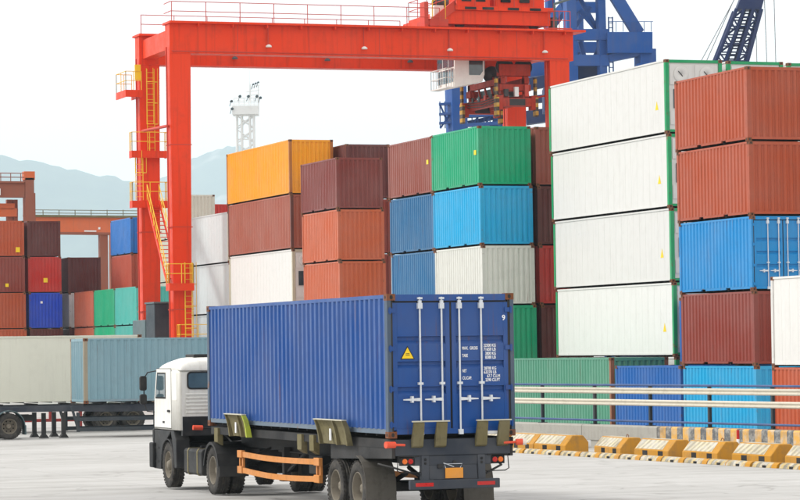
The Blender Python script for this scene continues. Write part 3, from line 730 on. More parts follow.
# underrun guard, plate, lights
for sx in (-1, 1):
    m = MB(); m.prism([(-0.02, 1.16), (0.10, 1.16), (0.10, 0.70), (-0.06, 0.70)], 'x', sx*0.47, sx*0.61); po = m.build('underrun_post', M['chassis_blue'], tr, bevel=0.01)
    for zz in (1.02, 1.09):
        q = MB(); q.lathe([(-0.012, 0.001), (-0.012, 0.024), (0.01, 0.024), (0.01, 0.001)], (sx*0.54, -0.03, zz), 'y', 8); q.build('bolt', M['gasket'], po)
m = MB(); m.box(-0.86, 0.86, -0.12, -0.01, 0.555, 0.725); bp = m.build('underrun_bumper', M['chassis_blue'], tr, bevel=0.015)
for sx in (-1, 1): q = MB(); q.box(sx*0.42, sx*0.76, -0.126, -0.119, 0.61, 0.675); q.build('red_reflector', M['red_lens'], bp)
m = MB(); m.add([(-0.46, 0.02, 1.06), (0.46, 0.02, 1.06), (0.46, -0.035, 0.73), (-0.46, -0.035, 0.73), (-0.46, 0.05, 1.06), (0.46, 0.05, 1.06), (0.46, 0.0, 0.73), (-0.46, 0.0, 0.73)],
    [(0,1,2,3),(7,6,5,4),(0,4,5,1),(1,5,6,2),(2,6,7,3),(3,7,4,0)]); pp = m.build('plate_panel', M['chassis_blue'], tr)
q = MB(); q.box(-0.17, 0.17, -0.062, -0.054, 0.745, 0.93); q.build('number_plate', M['plate'], pp)
q = MB(); q.tube([(-0.16, -0.05, 0.93), (-0.18, -0.05, 1.0), (0.16, -0.045, 1.0), (0.12, -0.05, 0.93)], 0.008, 6); q.tube([(-0.20, -0.05, 1.02), (0.0, -0.05, 0.95)], 0.008, 6); q.build('plate_bracket', M['galv'], pp)
q = MB(); q.tube([(0.02, -0.01, 1.035), (0.02, -0.05, 1.03)], 0.03, 10); q.box(-0.30, -0.21, -0.04, 0.0, 0.93, 1.0); q.build('plate_lamp', M['gasket'], pp)
for sx in (-1, 1):
    m = MB(); m.box(sx*0.72, sx*1.00, 0.0, 0.10, 0.985, 1.13); m.box(sx*0.60, sx*0.72, 0.02, 0.06, 1.03, 1.06); lb = m.build('light_box', M['black'], tr, bevel=0.01)
    for xa, k in ((0.76, 'red_lens'), (0.87, 'orange_lens')):
        q = MB(); q.lathe([(0, 0.001), (-0.012, 0.02), (-0.01, 0.048), (0.004, 0.05), (0.004, 0.001)], (sx*(xa + 0.05), -0.002, 1.06), 'y', 14); q.build('tail_lens', M[k], lb)
    q = MB(); q.tube([(sx*0.66, -0.02, 1.15), (sx*1.05, -0.02, 1.15), (sx*1.07, -0.02, 0.90), (sx*1.0, -0.02, 0.86), (sx*0.62, -0.02, 0.86)], 0.011, 6); q.build('lamp_guard', M['chassis'], lb)
    m = MB(); m.tube([(sx*0.62, 0.05, 0.80), (sx*1.05, 0.3, 0.95), (sx*1.15, 0.8, 1.0)], 0.02, 6); m.build('mudguard_stay', M['chassis'], tr)
# axles, wheels, mudguards
for y in (1.84, 3.15):
    m = MB(); m.tube([(-1.0, y, 0.515), (1.0, y, 0.515)], 0.075, 12); m.box(-0.52, -0.40, y - 0.12, y + 0.12, 0.45, 0.62); m.box(0.40, 0.52, y - 0.12, y + 0.12, 0.45, 0.62); m.build('axle', M['chassis'], tr)
    for sx in (-1, 1):
        wheel(tr, (sx*1.09, y, 0.515), out=sx); wheel(tr, (sx*0.76, y, 0.515), out=-sx)
        m = MB(); m.tube([(sx*0.46, y - 0.6, 0.80), (sx*0.46, y, 0.66), (sx*0.46, y + 0.6, 0.80)], 0.045, 6); m.build('leaf_spring', M['chassis'], tr)
for sx in (-1, 1):
    m = MB(); arc = [(1.84 + 0.60*math.cos(a), 0.53 + 0.60*math.sin(a)) for a in [R_(d) for d in (96, 110, 125, 140, 155, 168)]]
    outer = [(y, z) for y, z in arc] + [(1.235, 0.30)]; inner = [(y + 0.012, z - 0.012) for y, z in outer]
    for (a, b), (c, d) in zip(zip(outer, outer[1:]), zip(inner, inner[1:])):
        m.prism([a, b, d, c], 'x', sx*0.66, sx*1.25)
    m.box(sx*0.66, sx*1.25, 1.225, 1.235, 0.16, 0.30)
    m.build('mudguard', M['mudguard'], tr)
# orange side bars, bowed by knocks
for sx in (-1, 1):
    ro = None
    for zt_, sag in ((0.93, 0.03), (0.60, 0.05)):
        pts = [(sx*(1.16 + 0.07*math.sin(math.pi*t)), 4.35 + 5.45*t, zt_ - sag*math.sin(math.pi*t)) for t in [i/10 for i in range(11)]]
        m = MB()
        for a, b in zip(pts, pts[1:]): m.beam(a, b, 0.04, 0.11)
        o = m.build('side_bar', M['orange_bar'], tr)
        for yy in (4.22, 9.6):
            q = MB(); q.box(sx*1.13, sx*1.21, yy, yy + 0.34, zt_ - 0.075, zt_ + 0.075); q.build('bar_bracket', M['orange_bar'], o, bevel=0.008)
    for yy in (4.26, 4.48, 9.65, 9.87):
        m = MB(); m.box(sx*1.12, sx*1.165, yy, yy + 0.06, 0.55, 1.0); m.build('bar_post', M['orange_bar'], tr)
    for yy in (4.4, 9.75):
        m = MB(); m.beam((sx*0.5, yy, 1.05), (sx*1.14, yy, 0.78), 0.05); m.build('bar_stay', M['chassis'], tr)
# landing legs, air tanks
for sx in (-1, 1):
    m = MB(); m.box(sx*0.55, sx*0.70, 8.2, 8.35, 0.42, 1.1); m.box(sx*0.50, sx*0.75, 8.15, 8.40, 0.40, 0.43); m.beam((sx*0.62, 8.2, 0.6), (sx*0.5, 7.2, 1.05), 0.05); m.build('landing_leg', M['chassis'], tr)
m = MB(); m.tube([(-0.2, 5.0, 0.80), (-0.2, 6.3, 0.80)], 0.17, 14); m.build('air_tank', M['chassis'], tr)
m = MB(); m.box(-0.7, -0.3, 5.6, 6.5, 0.62, 1.0); m.build('tool_box', M['black'], tr, bevel=0.02)

# ------------------------------------------------------------------ tractor unit
tu = empty('truck_tractor', (CX, CY + 0.27, 0))
tag(tu, 'white flat-nosed truck cab pulling the blue container on its trailer', 'truck')
yd, yfr = 11.57, 15.40                       # drive and front axle
m = MB()
for sx in (-1, 1): m.box(sx*0.36, sx*0.44, 10.6, 16.6, 0.72, 0.98)
for y in (10.6, 12.6, 14.0, 16.4): m.box(-0.36, 0.36, y, y + 0.1, 0.74, 0.96)
m.build('chassis_rail', M['chassis'], tu)
m = MB(); m.lathe([(0, 0.01), (0, 0.48), (0.06, 0.50), (0.09, 0.48), (0.09, 0.01)], (0, yd + 0.1, 0.985 - 0.09 + 0.09), 'z', 24); m.build('fifth_wheel', M['chassis'], tu)
for y in (yd, yfr):
    m = MB(); m.tube([(-0.95, y, 0.515), (0.95, y, 0.515)], 0.08, 12)
    if y == yd: m.lathe([(-0.22, 0.01), (-0.2, 0.16), (0, 0.21), (0.2, 0.16), (0.22, 0.01)], (0, y, 0.515), 'x', 16)
    m.build('axle', M['chassis'], tu)
for sx in (-1, 1):
    wheel(tu, (sx*1.09, yd, 0.515), out=sx); wheel(tu, (sx*0.76, yd, 0.515), out=-sx)
    wheel(tu, (sx*1.08, yfr, 0.515), out=sx, front=True)
    m = MB(); arc = [(yd + 0.62*math.cos(R_(d)), 0.515 + 0.62*math.sin(R_(d))) for d in range(8, 174, 15)]
    for (a, b) in zip(arc, arc[1:]):
        ci = lambda p: (p[0] + (yd - p[0]) * 0.03, p[1] + (0.515 - p[1]) * 0.03)
        m.prism([a, b, ci(b), ci(a)], 'x', sx*0.60, sx*1.26)
    m.box(sx*0.60, sx*1.25, yd - 0.665, yd - 0.625, 0.40, 0.62)
    for (a, b) in zip(arc, arc[1:]):
        co = lambda p: (p[0] + (yd - p[0]) * 0.10, p[1] + (0.515 - p[1]) * 0.10)
        m.prism([a, b, co(b), co(a)], 'x', sx*1.245, sx*1.262)
    m.build('mudguard', M['black'], tu)
    # front arch and step
    m = MB(); arc = [(yfr + 0.60*math.cos(R_(d)), 0.515 + 0.60*math.sin(R_(d))) for d in range(-5, 186, 15)]
    for (a, b) in zip(arc, arc[1:]):
        ci = lambda p: (p[0] + (yfr - p[0]) * 0.05, p[1] + (0.515 - p[1]) * 0.05)
        m.prism([a, b, ci(b), ci(a)], 'x', sx*0.85, sx*1.235)
    m.prism([(yfr - 0.62, 0.45), (yfr - 0.80, 0.48), (yfr - 0.78, 1.10), (yfr - 0.55, 1.30), (yfr - 0.30, 1.30), (yfr - 0.48, 0.95)], 'x', sx*0.9, sx*1.225)
    m.prism([(yfr + 0.62, 0.40), (yfr + 1.25, 0.40), (yfr + 1.25, 1.30), (yfr - 0.35, 1.30), (yfr, 1.13), (yfr + 0.42, 0.96)], 'x', sx*0.9, sx*1.225)
    m.build('front_arch', M['cabfloor'], tu, bevel=0.015)
    m = MB(); m.box(sx*0.9, sx*1.235, yfr + 0.75, yfr + 1.15, 0.55, 0.60); m.box(sx*0.9, sx*1.235, yfr + 0.75, yfr + 1.15, 0.86, 0.91); m.build('cab_step', M['black'], tu)
# fuel tank with straps
m = MB(); pr = [(-1.20, 0.42), (-1.16, 0.36), (-0.60, 0.36), (-0.55, 0.42), (-0.55, 0.88), (-0.60, 0.94), (-1.16, 0.94), (-1.20, 0.88)]
m.prism(pr, 'y', 12.55, 14.05); ft = m.build('fuel_tank', M['black'], tu, bevel=0.03)
for y in (12.85, 13.65):
    q = MB(); q.prism([(a*1.0 - 0.008, b + (0.008 if b > 0.6 else -0.008)) for a, b in pr], 'y', y, y + 0.09); q.build('tank_strap', M['guide'], ft)
q = MB(); q.tube([(-0.95, 13.35, 0.94), (-0.95, 13.35, 1.0)], 0.06, 12); q.build('filler_cap', M['black'], ft)
m = MB(); m.prism([(-a, b) for a, b in pr], 'y', 12.7, 13.9); m.build('battery_box', M['black'], tu, bevel=0.03)
m = MB(); m.tube([(0.2, 14.2, 1.0), (0.2, 13.2, 1.15), (0.1, 12.4, 1.1)], 0.02, 6); m.tube([(-0.2, 14.2, 1.2), (-0.25, 13.4, 1.05), (-0.2, 12.3, 1.15)], 0.02, 6); m.build('air_hose', M['black'], tu)
# cab shell: rounded loft of cross sections along Y (front is +Y)
def superrect(hw, zb_, zt_, rt, n=6):
    pts = [(-hw, zb_), (-hw, zt_ - rt)]
    for i in range(1, n): a = math.pi - i * math.pi / 2 / n; pts.append((-hw + rt + rt*math.cos(a), zt_ - rt + rt*math.sin(a)))
    pts += [(-hw + rt, zt_), (hw - rt, zt_)]
    for i in range(1, n): a = math.pi / 2 - i * math.pi / 2 / n; pts.append((hw - rt + rt*math.cos(a), zt_ - rt + rt*math.sin(a)))
    pts += [(hw, zt_ - rt), (hw, zb_)]
    return pts
cb = MB(); secs = []
for y, hw, zt_, rt in ((14.27, 1.17, 2.62, 0.04), (14.30, 1.215, 2.66, 0.05), (14.8, 1.222, 2.68, 0.05), (15.6, 1.222, 2.68, 0.05), (16.2, 1.215, 2.68, 0.06), (16.46, 1.20, 2.66, 0.08), (16.62, 1.195, 2.25, 0.08), (16.68, 1.19, 2.05, 0.06)):
    secs.append([(x, y, z) for x, z in superrect(hw, 1.32, zt_, rt)])
npt = len(secs[0])
for i, s_ in enumerate(secs): cb.v += s_
for i in range(len(secs) - 1):
    for k in range(npt - 1): cb.f.append([i*npt+k, i*npt+k+1, (i+1)*npt+k+1, (i+1)*npt+k]); cb.m.append(0); cb.sm.append(True)
    cb.f.append([i*npt+npt-1, i*npt, (i+1)*npt, (i+1)*npt+npt-1]); cb.m.append(0); cb.sm.append(False)
cb.f.append(list(range(npt))[::-1]); cb.m.append(0); cb.sm.append(False)
cb.f.append([(len(secs)-1)*npt + k for k in range(npt)]); cb.m.append(0); cb.sm.append(False)
cabo = cb.build('cab', M['cab'], tu)
rb = MB(); secs = []
for y, hw, zt_ in ((14.24, 1.20, 2.70), (14.30, 1.20, 2.86), (14.45, 1.17, 2.93), (14.9, 1.12, 2.985), (15.4, 1.10, 2.985), (15.9, 1.12, 2.93), (16.25, 1.15, 2.84), (16.5, 1.18, 2.72)):
    pts = [(-hw - 0.03, 2.665)]
    for i in range(9): a = math.pi - i * math.pi / 8; pts.append((math.copysign(abs(math.cos(a)) ** 0.55, math.cos(a)) * hw, 2.665 + (zt_ - 2.665) * (0.25 + 0.75 * math.sin(a) ** 0.6)))
    pts.append((hw + 0.03, 2.665)); secs.append([(x, y, z) for x, z in pts])
npt = len(secs[0])
for s_ in secs: rb.v += s_
for i in range(len(secs) - 1):
    for k in range(npt): rb.f.append([i*npt+k, i*npt+(k+1) % npt, (i+1)*npt+(k+1) % npt, (i+1)*npt+k]); rb.m.append(0); rb.sm.append(k < npt - 1)
rb.f.append(list(range(npt))[::-1]); rb.m.append(0); rb.sm.append(False); rb.f.append([(len(secs)-1)*npt + k for k in range(npt)]); rb.m.append(0); rb.sm.append(False)
rb.build('cab_roof', M['cab'], cabo)
q = MB(); q.box(-1.16, 1.16, 14.262, 14.40, 1.20, 1.63); q.build('cab_rear_skirt', M['cabfloor'], cabo)
# rear window: rubber frame and glass
def rrect(cx, cz, w, h, r, n=4):
    p = []
    for sx, sz, a0 in ((1, 1, 0), (-1, 1, 90), (-1, -1, 180), (1, -1, 270)):
        for i in range(n + 1): a = R_(a0 + 90 * i / n); p.append((cx + sx*(w/2 - r) + r*math.cos(a), cz + sz*(h/2 - r) + r*math.sin(a)))
    return p
q = MB(); q.prism(rrect(0, 2.44, 2.10, 0.40, 0.09), 'y', 14.255, 14.272); rw = q.build('rear_window', M['gasket'], cabo)
q = MB(); q.prism(rrect(0, 2.44, 2.03, 0.33, 0.07), 'y', 14.249, 14.2545); q.build('pane', M['glass'], rw)
for k in range(6):                                  # pressed ribs on the back wall
    q = MB(); z = 2.13 - k*0.082
    q.prism([(14.275, z + 0.030), (14.252, z + 0.012), (14.252, z - 0.012), (14.275, z - 0.030)], 'x', -1.08, 1.08); q.build('pressed_rib', M['cab'], cabo)
for sx in (-1, 1):                                  # doors, side windows
    q = MB(); q.prism([(15.02, 1.36), (16.55, 1.36), (16.52, 2.05), (16.30, 2.70), (15.02, 2.70)], 'x', sx*1.219, sx*1.229); dr = q.build('door', M['cab'], cabo, bevel=0.006)
    q = MB(); q.prism([(15.0, 1.345), (16.575, 1.345), (16.545, 2.05), (16.315, 2.715), (15.0, 2.715)], 'x', sx*1.2185, sx*1.2225); q.build('door_gap', M['gasket'], cabo)
    q = MB(); q.prism([(15.48, 2.02), (16.42, 2.02), (16.40, 2.12), (16.24, 2.62), (15.48, 2.62)], 'x', sx*1.230, sx*1.2335); q.build('window_seal', M['gasket'], dr)
    q = MB(); q.prism([(15.53, 2.06), (16.36, 2.06), (16.35, 2.12), (16.20, 2.585), (15.53, 2.585)], 'x', sx*1.234, sx*1.237); q.build('side_window', M['glass'], dr)
    q = MB(); q.box(sx*1.23, sx*1.26, 15.10, 15.28, 1.72, 1.77); q.build('door_handle', M['gasket'], dr, bevel=0.008)
    q = MB(); q.prism(rrect(14.72, 2.30, 0.42, 0.62, 0.05), 'x', sx*1.218, sx*1.226); q.build('quarter_panel', M['cab'], cabo, bevel=0.004)
    q = MB(); q.box(sx*1.222, sx*1.23, 15.6, 15.8, 1.46, 1.51); q.build('door_badge', M['gasket'], dr)
    # mirrors on a bent arm
    q = MB(); q.tube([(sx*1.18, 16.45, 2.66), (sx*1.34, 16.70, 2.62), (sx*1.42, 16.75, 2.48), (sx*1.42, 16.75, 1.90), (sx*1.36, 16.70, 1.72), (sx*1.20, 16.5, 1.70)], 0.014, 6); ma = q.build('mirror_arm', M['black'], cabo)
    for z0, z1 in ((2.20, 2.54), (1.88, 2.12)):
        q = MB(); q.prism(rrect(sx*1.44, (z0 + z1)/2, 0.16, z1 - z0, 0.05), 'y', 16.70, 16.80); mr = q.build('mirror', M['black'], ma, bevel=0.012)
# windscreen, bumper, roof hatch, sun visor
q = MB(); q.add([(-1.05, 16.66, 2.08), (1.05, 16.66, 2.08), (1.02, 16.50, 2.72), (-1.02, 16.50, 2.72), (-1.05, 16.70, 2.08), (1.05, 16.70, 2.08), (1.02, 16.535, 2.72), (-1.02, 16.535, 2.72)],
    [(0,1,2,3),(7,6,5,4),(0,4,5,1),(1,5,6,2),(2,6,7,3),(3,7,4,0)]); q.build('windscreen', M['glass'], cabo)
q = MB(); q.box(-0.75, 0.7, 14.75, 15.5, 2.95, 3.03); q.build('roof_hatch', M['black'], cabo, bevel=0.02)
q = MB(); q.box(-1.30, 1.30, 16.45, 16.80, 0.42, 1.0); q.box(-1.24, 1.24, 16.55, 16.72, 1.0, 1.32); q.build('front_bumper', M['black'], tu, bevel=0.03)
for sx in (-1, 1):
    m = MB(); m.tube([(sx*0.55, 13.9, 1.36), (sx*0.80, 13.9, 1.38)], 0.02, 6); st = m.build('lamp_stalk', M['black'], tu)
    q = MB(); q.tube([(sx*0.80, 13.9, 1.38), (sx*1.02, 13.9, 1.39)], 0.055, 12); q.build('marker_lamp', M['lamp_red'], st)
m = MB(); m.tube([(-0.55, 13.9, 1.36), (0.55, 13.9, 1.36)], 0.03, 6); m.beam((-0.4, 13.9, 1.36), (-0.4, 13.9, 0.95), 0.05); m.beam((0.4, 13.9, 1.36), (0.4, 13.9, 0.95), 0.05); m.build('hose_rack', M['black'], tu)
m = MB(); m.lathe([(-0.5, 0.01), (-0.5, 0.14), (0.5, 0.14), (0.5, 0.01)], (0.75, 12.95, 1.18), 'y', 14); m.build('air_tank', M['chassis'], tu)

# ------------------------------------------------------------------ trucks behind, facing -X
def far_trailer(x0, yS, zc, name, label, guard=True, wheels=True, tract=False):
    """x0: front end of its container; yS: near side plane"""
    t = empty(name, (x0, yS + HW, zgp(x0 + 4, yS))); tag(t, label, 'trailer'); z = zc - zgp(x0 + 4, yS)
    m = MB()
    for sy in (-1, 1): m.prism([(-3.6, z - 0.28), (-3.6, z - 0.10), (0.0, z - 0.06), (12.2, z - 0.06), (12.2, z - 0.34), (1.2, z - 0.34), (-0.4, z - 0.30)], 'y', sy*0.95, sy*0.83)
    m.build('main_rail', M['chassis_blue'], t)
    m = MB()
    for i in range(9): m.box(i*1.5, i*1.5 + 0.14, -1.12, 1.12, z - 0.055, z - 0.003)
    m.build('cross_member', M['chassis'], t)
    for sy in (-1, 1):
        for xx in (-1.65, -0.85):
            m = MB(); m.box(xx, xx + 0.16, sy*0.80, sy*0.96, 0.15, z - 0.34); m.prism([(xx - 0.10, 0.02), (xx + 0.26, 0.02), (xx + 0.16, 0.16), (xx, 0.16)], 'y', sy*0.72, sy*1.04); m.build('landing_leg', M['chassis'], t)
        if guard:
            m = MB()
            for zz in (0.66, 0.26): m.box(-0.3, 8.2, sy*1.12, sy*1.17, zz, zz + 0.15)
            for xx in (-0.3, 3.4, 7.8): m.box(xx, xx + 0.14, sy*1.08, sy*1.118, 0.24, z - 0.34)
            m.beam((-0.23, sy*1.15, 0.30), (-0.5, sy*1.15, z - 0.10), 0.05, 0.10); m.build('side_guard', M['house_dark'], t)
        if wheels:
            for xx in wheels:
                w_ = wheel(t, (xx, sy*1.05, 0.515), out=-1); w_.rotation_euler = (0, 0, math.pi/2 if sy < 0 else -math.pi/2)
                w_ = wheel(t, (xx, sy*0.74, 0.515), out=-1); w_.rotation_euler = (0, 0, -math.pi/2 if sy < 0 else math.pi/2)
    for xx in (wheels or ()):
        m = MB(); m.tube([(xx, -1.0, 0.515), (xx, 1.0, 0.515)], 0.08, 10); m.build('axle', M['chassis'], t)
    return t
# grey-blue container on its trailer
XB, YB, ZB = 26.96, 116.6, 1.10
container(XB + L40/2, YB + HW, ZB, (122, 156, 168), 'long pale grey-blue container on a trailer behind the white cab', L=L40, H=STD, corner=False, rz=-math.pi/2, post=(150, 140, 120), rail=(130, 152, 162))
far_trailer(XB, YB, ZB, 'container_trailer', 'dark trailer with low side guard under the pale grey-blue container', wheels=(9.4, 10.7))
# the tractor in front of it, mostly outside the picture
tb = empty('truck_tractor', (XB, YB + HW, zgp(XB - 2, YB))); tag(tb, 'tractor rear wheel and fender of the truck pulling the pale grey-blue container', 'truck')
m = MB()
for sy in (-1, 1): m.box(-7.8, -1.9, sy*0.36, sy*0.44, 0.70, 0.95)
m.build('chassis_rail', M['chassis'], tb)
for xx, fr in ((-3.0, False), (-6.6, True)):
    for sy in (-1, 1):
        w_ = wheel(tb, (xx, sy*1.05, 0.515), out=-1, front=fr); w_.rotation_euler = (0, 0, math.pi/2 if sy < 0 else -math.pi/2)
        if not fr: w_ = wheel(tb, (xx, sy*0.72, 0.515), out=-1); w_.rotation_euler = (0, 0, -math.pi/2 if sy < 0 else math.pi/2)
        if not fr:
            m = MB(); arc = [(xx + 0.63*math.cos(R_(d)), 0.515 + 0.63*math.sin(R_(d))) for d in range(0, 181, 15)]
            for a, b in zip(arc, arc[1:]):
                ci = lambda p: (p[0] + (xx - p[0]) * 0.05, p[1] + (0.515 - p[1]) * 0.05)
                m.prism([a, b, ci(b), ci(a)], 'y', sy*0.58, sy*1.24)
            m.box(xx + 0.62, xx + 0.66, sy*0.58, sy*1.24, 0.18, 0.55); m.build('mudguard', M['house_grey'], tb)
m = MB()
for xx in (-3.0, -6.6): m.tube([(xx, -1, 0.515), (xx, 1, 0.515)], 0.08, 10)
m.build('axle', M['chassis'], tb)
q = MB(); q.box(-8.0, -5.6, -1.22, 1.22, 1.0, 2.95); cf = q.build('cab', M['cab'], tb, bevel=0.12)
q = MB(); q.box(-7.6, -6.6, -1.235, -1.221, 2.0, 2.6); q.build('side_window', M['glass'], cf)
# white container on the trailer beyond
XC, YC, ZC = 19.5, 126.0, 0.98
container(XC + L40/2, YC + HW, ZC, (222, 222, 208), 'long off-white container on a trailer behind the grey-blue one', L=L40, H=HC, style='reefer', corner=False, rz=-math.pi/2)
far_trailer(XC, YC, ZC, 'container_trailer', 'dark trailer under the long off-white container', guard=False, wheels=(10.6, 11.8))
# red steel frame standing beyond
rfm = empty('steel_frame', (19.5, 133.5, -0.25)); tag(rfm, 'low red steel trailer frame standing beyond the off-white container trailer', 'steel frame')
for k, z in enumerate((0.28, 0.82)):
    m = MB(); m.box(0, 12, 0, 0.14, z, z + 0.14); m.build('long_beam', M['red_frame'], rfm)
for i in range(7): m = MB(); m.box(i*1.95, i*1.95 + 0.14, 0.0, 0.14, 0.0 if i % 2 == 0 else 0.42, 0.28 if i % 2 == 0 else 0.82); m.build('upright', M['red_frame'], rfm)
for i in range(3): m = MB(); m.box(i*5.8, i*5.8 + 0.14, 0.14, 2.2, 0.84, 0.96); m.box(i*5.8, i*5.8 + 0.14, 2.06, 2.2, 0.0, 0.84); m.build('cross_beam', M['red_frame'], rfm)

# ------------------------------------------------------------------ guard rail beyond the apron
P1 = Vector((37.27, 96.1, 0)); P2 = Vector((39.75, 79.4, 0)); gd = (P2 - P1).normalized()
gr = empty('guard_rail', P1); tag(gr, 'white double guard rail with blue pipes on a concrete beam before the stacks', 'guard rail')
ga = math.atan2(gd.y, gd.x) + math.pi / 2     # local -Y runs along the rail toward the striped end
gr.rotation_euler = (0, 0, ga)
S0, S1 = -9.0, 18.6
zb0 = -0.25
seg = 4.6; s = S0; i = 0
while s < S1 - 0.5:
    e = min(s + seg, S1)
    m = MB(); m.prism([(-0.20, 0.03), (0.20, 0.03), (0.20, 0.54), (-0.16, 0.54), (-0.20, 0.50)], 'y', -s, -(e - 0.02))
    m.build('concrete_beam', M['beam_stripe'] if s > 9.0 else M['concrete'], gr, bevel=0.015)
    m = MB(); m.box(-0.16, 0.18, -(s + 0.5), -(s + 1.9), zb0 - 0.03, 0.028); m.build('beam_foot', M['concrete'], gr)
    s = e; i += 1
k = 0; s = S0 + 0.6
while s < S1:
    m = MB(); m.box(0.0, 0.012, -s, -s - 0.08, 0.541, 1.82); m.box(0.012, 0.09, -s - 0.034, -s - 0.046, 0.541, 1.82); m.box(0.09, 0.102, -s, -s - 0.08, 0.541, 1.82)
    m.box(-0.08, 0.16, -s + 0.06, -s - 0.18, 0.541, 0.56); m.build('post', M['house_dark'], gr); s += 3.4
wp = [(-0.02, 0.0), (-0.06, 0.03), (-0.06, 0.06), (-0.025, 0.085), (-0.025, 0.115), (-0.06, 0.14), (-0.06, 0.17), (-0.02, 0.20), (-0.012, 0.20), (-0.05, 0.17), (-0.05, 0.14), (-0.014, 0.115), (-0.014, 0.085), (-0.05, 0.06), (-0.05, 0.03), (-0.012, 0.0)]
for z in (1.17, 1.55):
    s = S0
    while s < S1:
        e = min(s + 5.5, S1); m = MB(); m.prism([(x, z + zz) for x, zz in wp], 'y', -s, -(e + 0.0)); m.build('rail', M['rail_white'], gr); s = e
for z in (0.68, 1.83):
    m = MB(); m.tube([(-0.045, -S0, z), (-0.045, -S1, z)], 0.035, 8); m.build('pipe', M['rail_blue'], gr)
dp = empty('marker_post', (P1.x + gd.x*15.1 - 0.9, P1.y + gd.y*15.1, zgp(38.6, 81))); tag(dp, 'thin red and white marker post at the striped concrete beam', 'post')
m = MB(); m.tube([(0, 0, 0.06), (0, 0, 0.45)], 0.045, 10); m.build('lower_band', M['text'], dp)
m = MB(); m.tube([(0, 0, 0.45), (0, 0, 0.72)], 0.045, 10); m.build('red_band', M['red_lens'], dp)
m = MB(); m.box(-0.13, 0.13, -0.13, 0.13, -0.02, 0.06); m.build('base', M['gasket'], dp)

# yellow blocks and low kerbs
XK = 34.8
bl = None
for i, px in enumerate((498, 531, 563, 617, 666, 713, 767, 822)):
    y = yat(px, XK) + random.uniform(-0.06, 0.06); jx = random.uniform(-0.05, 0.05)
    o = empty('concrete_block', (XK + jx, y, zgp(XK, y + 1) - 0.005), R_(random.uniform(-3.5, 3.5)))
    k_ = 5 - i; od = ('', 'first', 'second', 'third', 'fourth', 'fifth')
    tag(o, 'worn yellow concrete stop block standing beside the gap in the kerb row' if k_ == 0 else
        'worn yellow stop block, ' + od[abs(k_)] + ' from the kerb gap toward the ' + ('truck' if k_ > 0 else 'white container'), 'concrete block', 'yellow stop blocks in a row')
    ln = 2.35 + random.uniform(-0.15, 0.1); m = MB()
    pr = [(0, 0), (0, 0.26), (0.26, 0.57), (0.62, 0.57), (0.80, 0.36), (0.80, 0)]
    m.prism(pr, 'y', 0, ln); m.build('block_body', M['block_yellow'], o, bevel=0.025)
    n_ = Vector((-0.31, 0, 0.26)).normalized() * 0.004; m = MB()
    a = Vector((0.025, 0.42, 0.290)); b = Vector((0.240, 0.42, 0.546)); m.add([a + n_, b + n_, Vector((b.x, ln - 0.06, b.z)) + n_, Vector((a.x, ln - 0.06, a.z)) + n_], [(0, 1, 2, 3)])
    m.box(0.30, 0.58, 0.42, ln - 0.06, 0.571, 0.575); m.build('hatched_shoulder', M['hatch'], o)
    for yy in (0.35, 1.35): m = MB(); m.box(-0.004, 0.01, yy, yy + 0.32, 0.05, 0.25); m.build('lifting_slot', M['dark'], o)
    if i in (3, 5): m = MB(); m.tube([(0.45, 0.5, 0.56), (0.45, 0.5, 0.63), (0.45, 0.62, 0.66), (0.45, 0.72, 0.56)], 0.012, 6); m.build('lifting_eye', M['casting'], o)
XL = 34.05
for px0, n in ((726, 13), (826, 4)):
    y = yat(px0, XL)
    for i in range(n):
        o = empty('kerb_stone', (XL + random.uniform(-0.03, 0.03), y, zgp(XL, y) - 0.01), R_(random.uniform(-1, 1)))
        od = ('first', 'second', 'third', 'fourth', 'fifth', 'sixth', 'seventh', 'eighth', 'ninth', 'tenth', 'eleventh', 'twelfth', 'thirteenth')
        tag(o, 'low striped kerb stone, ' + (od[i] + ' from the gap toward the truck' if px0 < 800 else od[n - 1 - i] + ' from the gap toward the white container'), 'kerb', 'low kerb stones in a row')
        m = MB(); m.prism([(0, 0), (0.03, 0.09), (0.10, 0.145), (0.24, 0.145), (0.30, 0.09), (0.32, 0)], 'y', 0, 1.42); m.build('stone', M['kerb_stripe'], o, bevel=0.015)
        m = MB(); m.prism([(-0.004, -0.003), (0.026, 0.092), (0.098, 0.150), (0.242, 0.150), (0.303, 0.092), (0.324, -0.003)], 'y', -0.004, 0.30); m.build('yellow_end', M['block_yellow'], o)
        m = MB(); m.box(-0.005, 0.01, 0.62, 0.80, 0.01, 0.07); m.build('drain_slot', M['dark'], o)
        y += 1.50

